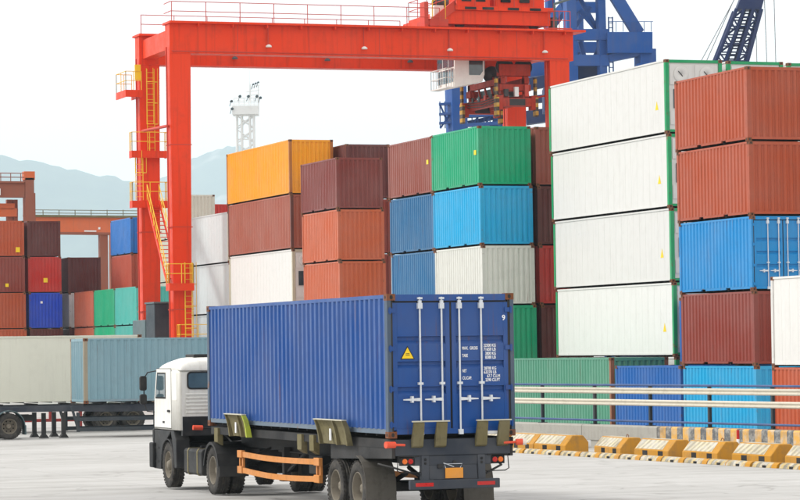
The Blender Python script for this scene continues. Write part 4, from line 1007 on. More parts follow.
# ------------------------------------------------------------------ rubber-tyred gantry crane
GX0, GX1, GY0, GY1 = 44.02, 67.35, 165.8, 172.9
ZT, ZBm = 21.95, 20.14
rg = empty('gantry_crane', (GX0, GY0, Z0)); tag(rg, 'red-orange gantry crane straddling the container stacks', 'gantry crane')
def G(mb, name, mat='crane_red', parent=None, bevel=0):
    p = parent or rg; o = mb.build(name, M[mat] if isinstance(mat, str) else mat, p, bevel=bevel)
    o.location = (-GX0, -GY0, -Z0) if p is rg else (0, 0, 0)
    return o
LW = 0.62
for Y in (GY0, GY1):
    m = MB(); m.box(GX0 - LW, GX1 + LW + 0.25, Y - 0.5, Y + 0.5, ZBm, ZT - 0.12); gi = G(m, 'main_girder')
    m = MB(); m.box(GX0 - LW - 0.1, GX1 + LW + 0.9, Y - 0.95, Y + 0.75, ZT - 0.118, ZT); G(m, 'walkway', parent=gi)
    for i in range(12): m = MB(); x = GX0 + 1 + i * 2.05; m.box(x - 0.03, x + 0.03, Y - 0.9, Y - 0.501, ZT - 0.3, ZT - 0.12); G(m, 'walkway_bracket', parent=gi)
    if Y == GY1:
        m = MB()
        for i in range(8): x = GX0 + 2.5 + i * 2.7; m.box(x - 0.03, x + 0.03, Y - 0.53, Y - 0.501, ZBm + 0.02, ZT - 0.2)
        m.box(GX0, GX1, Y - 0.53, Y - 0.501, ZBm, ZBm + 0.05); G(m, 'stiffener', parent=gi)
    if Y == GY0:
        for i in range(5):
            x = GX0 + 3.4 + i * 4.3; m = MB(); m.box(x - 0.02, x + 0.02, Y - 0.508, Y - 0.501, ZBm + 0.02, ZT - 0.14); G(m, 'weld_seam', 'crane_dkred', gi)
        m = MB(); m.tube([(GX0 - 0.5, Y - 0.53, ZBm + 0.12), (GX1 + 0.5, Y - 0.53, ZBm + 0.12)], 0.03, 6); G(m, 'cable_conduit', 'crane_dkred', gi)
    # railing
    m = MB(); yr = Y - 0.92
    x_end = GX0 + 15.6
    for i in range(9): x = lerp(GX0 - 0.6, x_end, i / 8); m.tube([(x, yr, ZT), (x, yr, ZT + 1.1)], 0.025, 6)
    for z in (ZT + 0.55, ZT + 1.1): m.tube([(GX0 - 0.6, yr, z), (x_end, yr, z)], 0.025, 6)
    if Y == GY0:
        for z in (ZT + 0.55, ZT + 1.1): m.tube([(GX0 - 0.65, yr, z), (GX0 - 0.65, yr + 1.5, z)], 0.025, 6)
    G(m, 'railing', 'crane_dkred')
    # floodlights under the walkway
    for x in (GX0 + 5.2, GX0 + 11.0, GX0 + 16.3, GX0 + 22.3):
        m = MB(); m.tube([(x, Y - 0.6, ZT - 0.05), (x, Y - 0.6, ZBm + 0.62)], 0.03, 6); la = G(m, 'lamp_arm', 'crane_dkred')
        m = MB(); m.lathe([(0.0, 0.02), (0.0, 0.18), (0.08, 0.17), (0.15, 0.08), (0.17, 0.02)], (x, Y - 0.72, ZBm + 0.42), 'z', 14); G(m, 'floodlight', 'crane_white' if Y == GY0 else 'house_grey', la)
    for X, nm in ((GX0, 'leg'), (GX1, 'leg')):
        m = MB(); zb_, zt_ = 1.2, ZBm
        a = [(X - 0.52, zb_), (X + 0.48, zb_), (X + LW, zt_), (X - LW, zt_)]
        m.prism(a, 'y', Y - 0.46, Y + 0.46); lg = G(m, 'leg')
        m = MB()
        for z in (5.5, 10.2, 14.9): m.box(X - 0.635, X + 0.635, Y - 0.475, Y + 0.475, z, z + 0.05)
        m.tube([(X - 0.70, Y - 0.2, 1.5), (X - 0.74, Y - 0.2, 20.5)], 0.05, 6); G(m, 'cable_pipe', 'crane_dkred', lg)
for X in (GX0, GX1):
    m = MB(); m.box(X - 0.45, X + 0.45, GY0 - 1.0, GY1 + 1.0, 0.95, 1.75); G(m, 'sill_beam', bevel=0.03)
    m = MB(); m.box(X - 0.4, X + 0.4, GY0 + 0.5, GY1 - 0.5, ZBm + 0.35, ZT - 0.35); G(m, 'end_tie')
    for Y in (GY0 - 0.6, GY1 + 0.6, GY0 + 1.4, GY1 - 1.4):
        w_ = wheel(rg, (X - GX0, Y - GY0, 0.0), out=-1, r=0.75, w=0.45); w_.location = (X - GX0 + (-0.0), Y - GY0, 0.74)
        m = MB(); m.box(X - 0.28, X - 0.24, Y - 0.15, Y + 0.15, 0.30, 1.0); m.box(X + 0.24, X + 0.28, Y - 0.15, Y + 0.15, 0.30, 1.0); G(m, 'wheel_fork', 'crane_dkred')
# platforms, ladders and stair on the left legs
def rails(m, x0, x1, y0, y1, z, h=1.1, sides='lrfb', n=3):
    def run(a, b):
        for i in range(n): p = Vector(a).lerp(Vector(b), i / (n - 1)); m.tube([(p.x, p.y, z), (p.x, p.y, z + h)], 0.024, 6)
        for zz in (z + h * 0.5, z + h): m.tube([(a[0], a[1], zz), (b[0], b[1], zz)], 0.024, 6)
    if 'l' in sides: run((x0, y0, 0), (x0, y1, 0))
    if 'r' in sides: run((x1, y0, 0), (x1, y1, 0))
    if 'f' in sides: run((x0, y0, 0), (x1, y0, 0))
    if 'b' in sides: run((x0, y1, 0), (x1, y1, 0))
for (x0, x1, y0, y1, z, sd_) in ((GX0 - 1.6, GX0 - 0.6, GY1 - 1.0, GY1 + 1.4, 18.6, 'lfb'), (GX0 - 1.3, GX0 + 0.9, GY1 - 1.15, GY1 - 0.5, 15.0, 'lrf'),
                                 (GX0 - 1.3, GX0 + 0.9, GY1 - 1.15, GY1 - 0.5, 12.05, 'lrf'), (GX0 - 1.0, GX0 + 0.45, GY0 - 1.3, GY0 - 0.5, 7.0, 'lfr'), (GX0 - 0.4, GX0 + 1.7, GY0 - 1.3, GY0 - 0.5, 3.55, 'lfr')):
    m = MB(); m.box(x0, x1, y0, y1, z - 0.06, z); m.box(x0, x0 + 0.06, y0, y1, z - 0.42, z - 0.06); m.box(x1 - 0.06, x1, y0, y1, z - 0.42, z - 0.06); m.box(x0 + 0.06, x1 - 0.06, y0, y0 + 0.06, z - 0.42, z - 0.06)
    pf = G(m, 'platform')
    m = MB(); rails(m, x0 + 0.03, x1 - 0.03, y0 + 0.03, y1 - 0.03, z, sides=sd_); G(m, 'platform_railing', 'yellow', pf)
m = MB(); m.box(GX0 - 1.0, GX0 - 0.65, GY1 - 0.95, GY1 - 0.85, 19.2, 20.1); G(m, 'control_box', 'sign_yellow')
m = MB(); m.tube([(GX0 - 0.7, GY0 - 0.1, 16.0), (GX0 - 0.5, GY1 - 0.6, 16.2)], 0.09, 8); G(m, 'tie_pipe', 'crane_dkred')
def ladder(x, y, z0, z1, name='ladder'):
    m = MB()
    for dx in (-0.22, 0.22): m.tube([(x + dx, y, z0), (x + dx, y, z1)], 0.025, 6)
    z = z0 + 0.2
    while z < z1: m.tube([(x - 0.22, y, z), (x + 0.22, y, z)], 0.015, 5); z += 0.32
    z = z0 + 1.6
    while z < z1 - 0.2:
        m.tube([(x - 0.22, y, z), (x - 0.34, y - 0.35, z), (x, y - 0.62, z), (x + 0.34, y - 0.35, z), (x + 0.22, y, z)], 0.022, 5); z += 1.25
    for dx, dy in ((-0.34, -0.35), (0, -0.62), (0.34, -0.35)): m.tube([(x + dx, y + dy, z0 + 1.6), (x + dx, y + dy, z1)], 0.016, 5)
    G(m, name, 'yellow')
ladder(GX0 + 0.05, GY1 - 0.52, 15.0, 19.9); ladder(GX0 - 0.75, GY1 - 0.75, 12.1, 15.0); ladder(GX0 + 0.35, GY0 - 0.52, 1.6, 8.2)
m = MB(); a = Vector((GX0 - 0.05, GY1 - 1.2, 12.0)); b = Vector((GX0 - 0.5, GY0 - 0.4 + 0.2, 7.05))
for dx in (-0.36, 0.36): m.beam(a + Vector((dx, 0, 0)), b + Vector((dx, 0, 0)), 0.05, 0.22)
for i in range(1, 20): p = a.lerp(b, i / 20); m.box(p.x - 0.34, p.x + 0.34, p.y - 0.13, p.y + 0.13, p.z - 0.02, p.z + 0.02)
sto = G(m, 'stair')
m = MB()
for dx in (-0.36, 0.36):
    m.tube([a + Vector((dx, 0, 1.0)), b + Vector((dx, 0, 1.0))], 0.026, 6); m.tube([a + Vector((dx, 0, 0.5)), b + Vector((dx, 0, 0.5))], 0.02, 6)
    for i in range(7): p = a.lerp(b, i / 6) + Vector((dx, 0, 0)); m.tube([p, p + Vector((0, 0, 1.0))], 0.02, 6)
G(m, 'stair_railing', 'yellow', sto)
# power and electric houses beside the left sill
m = MB(); m.box(GX0 - 1.25, GX0 + 0.05, GY0 + 1.2, GY0 + 3.2, 1.76, 5.9); hd = G(m, 'electric_house', 'house_dark', bevel=0.04)
m = MB(); m.box(GX0 - 1.05, GX0 - 0.45, GY0 + 1.185, GY0 + 1.199, 2.2, 4.0); G(m, 'house_door', 'house_grey', hd); m = MB(); m.box(GX0 - 1.3, GX0 + 0.07, GY0 + 1.1, GY0 + 3.3, 5.905, 6.0); G(m, 'house_roof', 'house_grey', hd)
m = MB(); m.box(GX0 - 1.25, GX0 + 0.05, GY0 + 3.4, GY0 + 6.4, 1.76, 5.0); G(m, 'generator_house', 'house_grey', bevel=0.04)
m = MB(); m.box(GX0 - 1.35, GX0 + 0.3, GY0 + 1.0, GY0 + 6.5, 1.55, 1.755); G(m, 'house_deck', 'crane_dkred')
# trolley on the girders
TX0, TX1 = 58.8, 66.8
m = MB()
for Y in (GY0, GY1): m.box(TX0 + 1.5, TX1, Y - 0.45, Y + 0.45, ZT + 0.25, ZT + 1.05)
for X in (TX0 + 1.5, TX1 - 0.7): m.box(X, X + 0.7, GY0 + 0.45, GY1 - 0.45, ZT + 0.3, ZT + 1.0)
tl = G(m, 'trolley')
m = MB()
for Y in (GY0, GY1):
    for X in (TX0 + 2.4, TX1 - 0.9): m.lathe([(-0.08, 0.02), (-0.08, 0.3), (0.08, 0.3), (0.08, 0.02)], (X, Y, ZT + 0.3), 'y', 16)
G(m, 'trolley_wheel', 'crane_black', tl)
m = MB(); m.box(TX0 + 1.9, TX1 + 0.1, GY0 - 0.7, GY1 + 0.6, ZT + 1.06, ZT + 1.3); G(m, 'trolley_deck', parent=tl)
for X in (TX0 + 3.0, TX0 + 6.2):
    m = MB(); m.lathe([(-1.6, 0.02), (-1.6, 0.62), (-1.45, 0.62), (-1.44, 0.45), (1.44, 0.45), (1.45, 0.62), (1.6, 0.62), (1.6, 0.02)], (X, GY0 + 3.2, ZT + 2.1), 'y', 20)
    G(m, 'hoist_drum', 'crane_black', tl)
for bx_ in ((TX0 + 2.1, TX0 + 4.2, GY0 - 0.4, GY0 + 1.0, ZT + 1.3, ZT + 2.5), (TX0 + 4.6, TX1 - 0.3, GY0 - 0.3, GY0 + 1.2, ZT + 1.3, ZT + 2.1), (TX0 + 3.0, TX1 - 0.9, GY0 + 4.8, GY0 + 6.4, ZT + 1.3, ZT + 3.1), (TX0 + 2.5, TX1 - 0.5, GY0 - 0.2, GY0 + 0.2, ZT + 2.1, ZT + 3.2)):
    m = MB(); m.box(*bx_); G(m, 'machinery_housing', parent=tl, bevel=0.05)
for x in (TX0 + 2.5, TX0 + 3.6, TX0 + 5.2, TX0 + 6.6): m = MB(); m.box(x, x + 0.7, GY0 - 0.735, GY0 - 0.701, ZT + 1.1, ZT + 1.25); G(m, 'vent_opening', 'dark', tl)
for x in (TX0 + 2.4, TX0 + 3.3, TX0 + 4.9, TX0 + 6.1): m = MB(); m.box(x, x + 0.6, GY0 - 0.43, GY0 - 0.31, ZT + 1.6, ZT + 1.9); G(m, 'vent_opening', 'dark', tl)
m = MB(); rails(m, TX0 + 1.9, TX1 + 0.1, GY0 - 0.68, GY1 + 0.55, ZT + 1.3, sides='lrfb', n=6); G(m, 'trolley_railing', 'crane_dkred', tl)
m = MB(); m.box(TX0 + 0.3, TX0 + 1.45, GY0 - 0.7, GY0 + 1.6, ZT + 0.06, ZT + 0.5); m.beam((TX0 + 0.3, GY0 - 0.5, ZT + 0.1), (TX0 + 2.0, GY0 - 0.5, ZT + 1.4), 0.25, 0.5); m.box(TX0, TX0 + 0.25, GY0 - 0.6, GY0 + 0.2, ZT + 0.02, ZT + 1.5); G(m, 'access_stair', 'crane_dkred', tl)
m = MB()
for x in (TX0 + 0.5, TX0 + 1.3): m.tube([(x, GY0 - 0.6, ZT + 0.5), (x, GY0 - 0.6, ZT + 2.3)], 0.03, 6)
m.tube([(TX0 + 0.5, GY0 - 0.6, ZT + 1.5), (TX0 + 1.9, GY0 - 0.6, ZT + 2.5)], 0.025, 6); G(m, 'stair_railing', 'yellow', tl)
m = MB(); m.box(TX0 + 0.9, TX0 + 1.5, GY0 + 0.2, GY0 + 1.0, ZT + 0.52, ZT + 1.4); G(m, 'control_cabinet', 'crane_white', tl)
m = MB(); m.tube([(TX1 + 0.7, GY0 + 0.6, ZT + 0.1), (TX1 + 0.7, GY0 + 0.6, ZT + 1.7), (TX1 + 2.2, GY0 + 0.9, ZT + 2.2)], 0.09, 8); m.box(TX1 + 0.2, TX1 + 0.5, GY0 - 0.3, GY0 + 0.3, ZT + 0.02, ZT + 0.8); G(m, 'maintenance_davit', 'house_grey', tl)
m = MB(); m.box(TX1 - 0.6, TX1 + 1.2, GY0 - 0.9, GY0 - 0.86, ZT + 0.02, ZT + 0.10)
for i in range(5): m.tube([(TX1 - 0.3 + i*0.35, GY0 - 0.88, ZT), (TX1 - 0.3 + i*0.35, GY0 - 0.88, ZT + 1.1)], 0.024, 6)
for z in (0.55, 1.1): m.tube([(TX1 - 0.3, GY0 - 0.88, ZT + z), (TX1 + 1.1, GY0 - 0.88, ZT + z)], 0.024, 6)
G(m, 'end_railing', 'crane_dkred', tl)
# operator cabin hanging below the trolley
cx0, cx1, cy0, cy1 = 61.3, 63.2, 167.0, 169.8; cz0, cz1 = 18.6, 20.8
m = MB(); m.prism([(cx0, cz0), (cx1 - 0.15, cz0 + 0.35), (cx1, cz0 + 0.8), (cx1, cz1), (cx0, cz1)], 'y', cy0, cy1); ca = G(m, 'operator_cabin', 'crane_white', bevel=0.04)
m = MB(); m.prism([(cx0 + 0.9, cz0 + 0.75), (cx1 - 0.3, cz0 + 0.75), (cx1 - 0.12, cz0 + 1.0), (cx1 - 0.12, cz0 + 1.85), (cx0 + 1.05, cz0 + 1.85), (cx0 + 0.9, cz0 + 1.6)], 'y', cy0 - 0.012, cy0 - 0.002); G(m, 'cabin_window', 'glass_dark', ca)
for y0, y1 in ((cy0 + 0.15, cy0 + 1.05), (cy0 + 1.15, cy0 + 2.05), (cy0 + 2.15, cy0 + 3.05)):
    for z0, z1 in ((cz0 + 0.35, cz0 + 1.15), (cz0 + 1.25, cz0 + 2.2)):
        m = MB(); m.box(cx0 - 0.012, cx0 - 0.002, y0, y1, z0, z1); G(m, 'cabin_window', 'glass', ca)
m = MB(); m.box(cx0 + 0.95, cx1 - 0.1, cy0 - 0.02, cy0 - 0.002, cz0 + 2.0, cz0 + 2.3); G(m, 'shade_panel', 'crane_black', ca)
for x in (cx0 + 0.3, cx1 - 0.3):
    for y in (cy0 + 0.4, cy1 - 0.4): m = MB(); m.box(x - 0.1, x + 0.1, y - 0.1, y + 0.1, cz1, ZT + 0.4); G(m, 'cabin_hanger', 'crane_red', ca)
m = MB(); m.box(cx0 - 0.55, cx0 - 0.02, cy0 + 0.05, cy1, cz0 - 0.02, cz0 + 0.05); rails(m, cx0 - 0.52, cx0 - 0.05, cy0 + 0.1, cy1 - 0.05, cz0 + 0.05, 1.1, 'lfb', 4); G(m, 'cabin_walkway', 'crane_white', ca)

# spreader hanging under the trolley
sx0, sx1, sy0, sy1 = 63.75, 66.15, 166.2, 172.6
sp = empty('container_spreader', (63.75, 166.2, 17.4)); tag(sp, 'red container spreader with yellow corner flippers hanging beside the white crane cabin', 'spreader')
def S(mb, name, mat, parent=None, bevel=0):
    o = mb.build(name, M[mat], parent or sp, bevel=bevel); o.location = (-63.75, -166.2, -16.3) if not parent else (0, 0, 0); return o
m = MB()
for x in (sx0 + 0.35, sx1 - 0.75): m.box(x, x + 0.4, sy0 + 0.2, sy1 - 0.2, 16.55, 17.1)
S(m, 'main_beam', 'spreader', bevel=0.02)
for y in (sy0, sy1 - 0.5):
    m = MB(); m.box(sx0 - 0.1, sx1 + 0.1, y, y + 0.5, 16.35, 16.85); m.box(sx0 - 0.1, sx0 + 0.3, y - 0.03, y + 0.53, 16.15, 17.0); m.box(sx1 - 0.3, sx1 + 0.1, y - 0.03, y + 0.53, 16.15, 17.0); eb = S(m, 'end_beam', 'spreader', bevel=0.02)
    for x in (sx0 - 0.12, sx1 - 0.02):
        q = MB(); q.box(x, x + 0.14, y + 0.1, y + 0.4, 16.3, 18.1); q.box(x - 0.02, x + 0.16, y - 0.05, y + 0.45, 15.75, 16.9); S(q, 'flipper_arm', 'flipper', eb, bevel=0.02)
    q = MB(); q.box(sx0 + 0.7, sx1 - 0.7, y - 0.012, y - 0.002, 16.4, 16.8); S(q, 'buffer_plate', 'crane_black', eb)
m = MB(); m.box(sx0 + 0.2, sx1 - 0.2, sy0 + 0.3, sy0 + 1.0, 17.3, 17.7); m.box(sx0 + 0.2, sx1 - 0.2, sy1 - 1.0, sy1 - 0.3, 17.3, 17.7)
for x in (sx0 + 0.3, sx1 - 0.6): m.box(x, x + 0.3, sy0 + 0.3, sy1 - 0.3, 17.72, 18.1); m.box(x, x + 0.3, sy0 + 0.4, sy0 + 0.75, 17.1, 18.6); m.box(x, x + 0.3, sy1 - 0.75, sy1 - 0.4, 17.1, 18.6)
m.box(sx0 + 0.2, sx1 - 0.2, sy0 + 0.3, sy0 + 0.8, 18.2, 18.9); S(m, 'head_block', 'spreader', bevel=0.03)
for y in (sy0 + 0.5, sy1 - 0.6):
    for x in (sx0 + 0.6, sx1 - 0.6):
        m = MB(); m.lathe([(-0.08, 0.02), (-0.08, 0.55), (0.08, 0.55), (0.08, 0.02)], (x, y, 18.75), 'y', 20); S(m, 'sheave', 'crane_black')
m = MB(); m.box(sx0 + 0.5, sx1 - 0.5, sy0 + 1.6, sy1 - 1.6, 17.1, 17.6); S(m, 'hydraulic_unit', 'house_grey', bevel=0.03)
for x in (sx0 + 0.15, sx0 + 1.05, sx1 - 1.05, sx1 - 0.15):
    for y in (sy0 + 0.5, sy1 - 0.6):
        m = MB(); m.tube([(x, y, 18.8), (x, y, ZT + 0.2)], 0.018, 5); S(m, 'hoist_rope', 'wire')
m = MB(); m.tube([(sx1 + 0.1, sy0 + 0.2, 16.9), (sx1 + 1.9, sy0 + 0.4, 17.3)], 0.06, 6); S(m, 'cable_arm', 'crane_dkred')

for k in range(5):
    y = sy0 + 0.9 + k * 1.05; m = MB(); m.beam((sx0 + 0.4, y, 17.12), (sx0 + 0.4, y + 0.5, 18.0), 0.10); S(m, 'lattice_strut', 'spreader')
    m = MB(); m.box(sx0 + 0.30, sx0 + 0.55, y, y + 0.32, 16.95, 17.25); S(m, 'valve_box', ('house_grey', 'crane_black', 'crane_dkred')[k % 3])
for k in range(3):
    m = MB(); m.tube([(sx0 + 0.2, sy0 + 0.1, 16.75 + 0.14 * k), (sx0 + 0.15, sy0 + 3.2, 16.55 + 0.16 * k), (sx0 + 0.2, sy1 - 0.1, 16.75 + 0.14 * k)], 0.03, 6); S(m, 'hydraulic_hose', 'crane_black')
for x in (sx0 + 0.55, sx0 + 1.2, sx0 + 1.85):
    m = MB(); m.box(x - 0.12, x + 0.12, sy0 + 0.06, sy0 + 0.28, 16.95, 17.28 + 0.2 * (x - sx0)); S(m, 'end_box', ('crane_black', 'tower_white', 'crane_dkred')[int((x - sx0) * 1.5) % 3])

# ------------------------------------------------------------------ blue quay cranes far behind
def frame_at(D):          # local frame: a along the picture plane, b away from the viewer
    return lambda px, py, db=0.0: (at(px, D) + FW * db + UP * zat(px, py, D))
Q = frame_at(330.0); base = at(600, 330.0, -0.25)
qc = empty('quay_crane', base); tag(qc, 'blue quay crane tower with portal beam rising behind the white reefers', 'quay crane')
def QB(parent, org, segs, name, mat, pr=None):
    m = MB()
    for a, b, w, h in segs: m.beam(Vector(a) - org, Vector(b) - org, w, h)
    return m.build(name, M[mat], pr or parent)
for px, w, db in ((577, 1.15, 0), (608, 0.85, 0), (564, 0.9, 14), (595, 0.6, 14)):
    QB(qc, base, [((*Q(px, -60, db)[:2], -0.25), Q(px - 4, -60, db), w, w)], 'tower_leg', 'crane_blue')
for pr_ in (((584, -5), (607, 38)), ((607, -5), (600, 30)), ((584, 40), (590, 62)), ((608, 40), (594, 62)), ((584, 8), (604, 32)), ((575, 30), (560, 70)), ((564, -5), (577, 30)), ((595, 5), (577, 28)), ((595, 62), (608, 36))):
    QB(qc, base, [(Q(*pr_[0], 1), Q(*pr_[1], 1), 0.45, 0.45)], 'tower_brace', 'crane_blue')
for py in (-8, 34, 60):
    QB(qc, base, [(Q(574, py, 0), Q(612, py, 0), 1.0, 1.2)], 'tower_tie', 'crane_blue')
    QB(qc, base, [(Q(574, py, 14), Q(612, py, 14), 1.0, 1.2)], 'tower_tie', 'crane_blue')
m = MB()
for px0, px1, py0, py1, d0, d1 in ((566, 604, 62, 92, 2, 10), (548, 566, 84, 108, 3, 8)):
    a, b = Q(px0, py0, d0) - base, Q(px1, py1, d1) - base
    c = (a + b) / 2; w = (b - a).dot(RT); d = (b - a).dot(FW); h = abs(a.z - b.z)
    vs = [c + RT * sx * w / 2 + FW * sy * d / 2 + UP * sz * h / 2 for sx in (-1, 1) for sy in (-1, 1) for sz in (-1, 1)]
    m.add(vs, [(0, 1, 3, 2), (4, 6, 7, 5), (0, 4, 5, 1), (2, 3, 7, 6), (0, 2, 6, 4), (1, 5, 7, 3)])
m.build('machinery_house', M['jib_blue'], qc)
pb = QB(qc, base, [(Q(610, 43, 0), Q(655, 43, 0), 3.0, 2.3)], 'portal_beam', 'crane_blue')
QB(qc, base, [(Q(647, 52, 0), Q(647, 66, 0), 1.4, 1.6), (Q(639, 66, 0), Q(653, 63, 0), 2.0, 0.4)], 'beam_bracket', 'crane_blue', pb)
QB(qc, base, [(Q(612, 58, 0), Q(646, 51, 0), 1.4, 0.8)], 'beam_haunch', 'crane_blue', pb)
QB(qc, base, [(Q(614, -14, 0), Q(642, 33, 0), 1.7, 1.3)], 'diagonal_stay', 'crane_blue')
QB(qc, base, [(Q(590, -20, 0), Q(556, 20, 3), 1.0, 1.0)], 'diagonal_stay', 'crane_blue')
QB(qc, base, [(Q(653, 43, 6), (*Q(653, 43, 6)[:2], -0.25), 2.0, 1.6)], 'portal_leg', 'crane_blue')
m = MB()
for px in range(612, 660, 7): p = Q(px, 32, -1.3) - base; m.tube([p, p + UP * 1.1], 0.04, 5)
m.tube([Q(612, 32, -1.3) - base + UP * 1.1, Q(656, 32, -1.3) - base + UP * 1.1], 0.04, 5); m.build('railing', M['crane_blue'], qc)
m = MB()
for px in (613, 617): m.tube([Q(px, 15, 1) - base, Q(px, 75, 1) - base], 0.08, 5)
for py in range(16, 76, 5): m.tube([Q(613, py, 1) - base, Q(617, py, 1) - base], 0.05, 5)
m.build('ladder', M['crane_blue'], qc)
# second crane: the legs and low walkways seen under the red girder
Q2 = frame_at(360.0); base2 = at(470, 360.0, -0.25)
qd = empty('quay_crane', base2); tag(qd, 'blue quay crane leg and walkways glimpsed under the red gantry girder', 'quay crane')
for db in (0, 15): QB(qd, base2, [((*Q2(464, 0, db)[:2], -0.25), Q2(458, 20, db), 1.9, 1.7)], 'portal_leg', 'crane_blue')
QB(qd, base2, [((*Q2(502, 0, 3)[:2], -0.25), Q2(505, 96, 3), 1.1, 1.1)], 'portal_leg', 'crane_blue')
QB(qd, base2, [(Q2(494, 132, 1), Q2(502, 112, 1), 0.9, 0.9), (Q2(470, 122, 1), Q2(500, 116, 1), 0.5, 0.5)], 'leg_brace', 'crane_blue')
for py in (103, 113, 122):
    QB(qd, base2, [(Q2(441, py + 1, 0), Q2(460, py, 0), 1.2, 0.25)], 'walkway', 'crane_blue')
    QB(qd, base2, [(Q2(468, py + 3, 0), Q2(500, py + 1, 0), 1.2, 0.4)], 'walkway', 'crane_blue')
m = MB()
for px in (442, 447, 452, 474, 480, 486, 492):
    m.tube([Q2(px, 101, 0) - base2, Q2(px, 128, 0) - base2], 0.07, 5)
for a, b in (((442, 128), (452, 114)), ((452, 128), (442, 104)), ((474, 126), (486, 106)), ((486, 126), (498, 108))): m.tube([Q2(*a, 0) - base2, Q2(*b, 0) - base2], 0.12, 5)
m.build('walkway_bracing', M['crane_blue'], qd)
QB(qd, base2, [(Q2(505, 70, 2), Q2(552, 64, 2), 2.0, 2.2)], 'portal_beam', 'crane_blue')
m = MB()
a, b = Q2(536, 112, 0) - base2, Q2(552, 122, 4) - base2
QB(qd, base2, [(Q2(532, 84, 0), Q2(553, 80, 0), 1.6, 1.4), (Q2(530, 100, 0), Q2(556, 97, 0), 1.6, 0.9), (Q2(528, 118, 0), Q2(556, 114, 0), 2.4, 1.6)], 'trolley_walk', 'jib_blue')

# lattice jib of a harbour crane
QJ = frame_at(240.0); bj = at(730, 240.0, -0.25)
jb = empty('harbour_crane', bj); tag(jb, 'dark navy lattice crane jib slanting up behind the brown containers', 'crane')
TB, TT = QJ(712, 78, 0), QJ(744, 6, 0); dirj = (TT - TB)
lowL, lowR = QJ(705, 95, 0), QJ(741, 95, 0); upL, upR = QJ(741, 8, 0), QJ(766, 8, 0)
def ext(a, b, t): return a + (b - a) * t
tlow = -1.6                                     # run the jib down to its foot on the quay
dn = 0
cl = [ext(lowL, upL, tlow), upL]; cr = [ext(lowR, upR, tlow), upR]
DEP = FW * 2.0
m = MB()
for a, b in ((cl[0], cl[1]), (cr[0], cr[1])):
    for dd in (Vector((0, 0, 0)), DEP): m.tube([a - bj + dd, b - bj + dd], 0.17, 8)
for f1 in (0.30, 0.68):
    m.tube([ext(cl[0], cr[0], f1) - bj, ext(cl[1], cr[1], f1) - bj], 0.15, 6)
m.build('jib_chord', M['jib_blue'], jb)
m = MB(); N = 26
for i in range(N):
    t0, t1 = i / N, (i + 1) / N
    L0, L1, R0, R1 = ext(*cl, t0), ext(*cl, t1), ext(*cr, t0), ext(*cr, t1)
    for dd in (Vector((0, 0, 0)), DEP):
        m.tube([L0 - bj + dd, R0 - bj + dd], 0.06, 5)
        i0, i1 = ext(L0, R0, 0.30), ext(L1, R1, 0.30); m.tube([(L0 if i % 2 else i0) - bj + dd, (i1 if i % 2 else L1) - bj + dd], 0.07, 5)
        i0, i1 = ext(L0, R0, 0.68), ext(L1, R1, 0.68); m.tube([(R0 if i % 2 else i0) - bj + dd, (i1 if i % 2 else R1) - bj + dd], 0.07, 5)
    m.tube([L0 - bj, L0 - bj + DEP], 0.06, 5); m.tube([R0 - bj, R0 - bj + DEP], 0.06, 5)
m.build('lattice_brace', M['jib_blue'], jb)
m = MB(); N = 64
for i in range(N):
    t = i / N; L0, R0 = ext(*cl, t), ext(*cr, t); a, b = ext(L0, R0, 0.40), ext(L0, R0, 0.60)
    m.beam(a - bj + DEP*0.4, b - bj + DEP*0.4, 0.3, 0.10)
for f1 in (0.39, 0.61): m.tube([ext(cl[0], cr[0], f1) - bj + DEP*0.4, ext(cl[1], cr[1], f1) - bj + DEP*0.4], 0.10, 6)
m.build('jib_walkway', M['jib_blue'], jb)
m = MB(); top = ext(cl[0], cl[1], 1.5); topr = ext(cr[0], cr[1], 1.5)
vs = [upL, upR, topr, top]; vs = [v - bj for v in vs] + [v - bj + DEP for v in vs]
m.add(vs, [(0,1,2,3),(7,6,5,4),(0,4,5,1),(1,5,6,2),(2,6,7,3),(3,7,4,0)]); m.build('jib_head', M['jib_blue'], jb)
m = MB()
for a, b in (((702, 66), (742, -6)), ((708, 66), (748, -20)), ((762, 66), (761, -40)), ((772, 66), (770, -40)), ((781, 66), (780, -40))):
    A, B = QJ(*a, 1.0), QJ(*b, 1.0); m.tube([ext(A, B, -1.0) - bj, ext(A, B, 1.2) - bj], 0.03, 5)
m.build('stay_rope', M['wire'], jb)
ft_ = (cl[0] + cr[0]) / 2 - bj
m = MB(); m.box(ft_.x - 3, ft_.x + 3, ft_.y - 3, ft_.y + 5, 0, max(1.5, ft_.z + 0.6)); m.build('crane_base', M['jib_blue'], jb, bevel=0.2)

# ------------------------------------------------------------------ light tower
QT = frame_at(420.0); bt = at(245, 420.0, -0.25)
lt = empty('light_tower', bt); tag(lt, 'slender white floodlight tower with platform rising behind the yellow container', 'light tower')
def T(px, py, db=0.0): return QT(px, py, db) - bt
m = MB()
for px in (238, 243, 251, 255):
    for db in (0, 2.2): m.tube([(*T(px, 0, db)[:2], 0.0), T(px, 113, db)], 0.14, 8)
m.build('tower_leg', M['tower_white'], lt)
m = MB()
for py in range(115, 345, 14):
    for a, b in (((238, py), (255, py + 12)), ((255, py), (238, py + 12)), ((238, py + 24), (255, py + 24))): m.tube([T(*a, 0), T(*b, 0)], 0.09, 5)
    for a, b in (((239, py), (254, py + 12)), ((254, py), (239, py + 12))): m.tube([T(*a, 2.2), T(*b, 2.2)], 0.09, 5)
m.build('tower_brace', M['tower_white'], lt)
m = MB()
c = T(247, 111, 1.1); wv_ = 26 * 420 / 3000 / 2
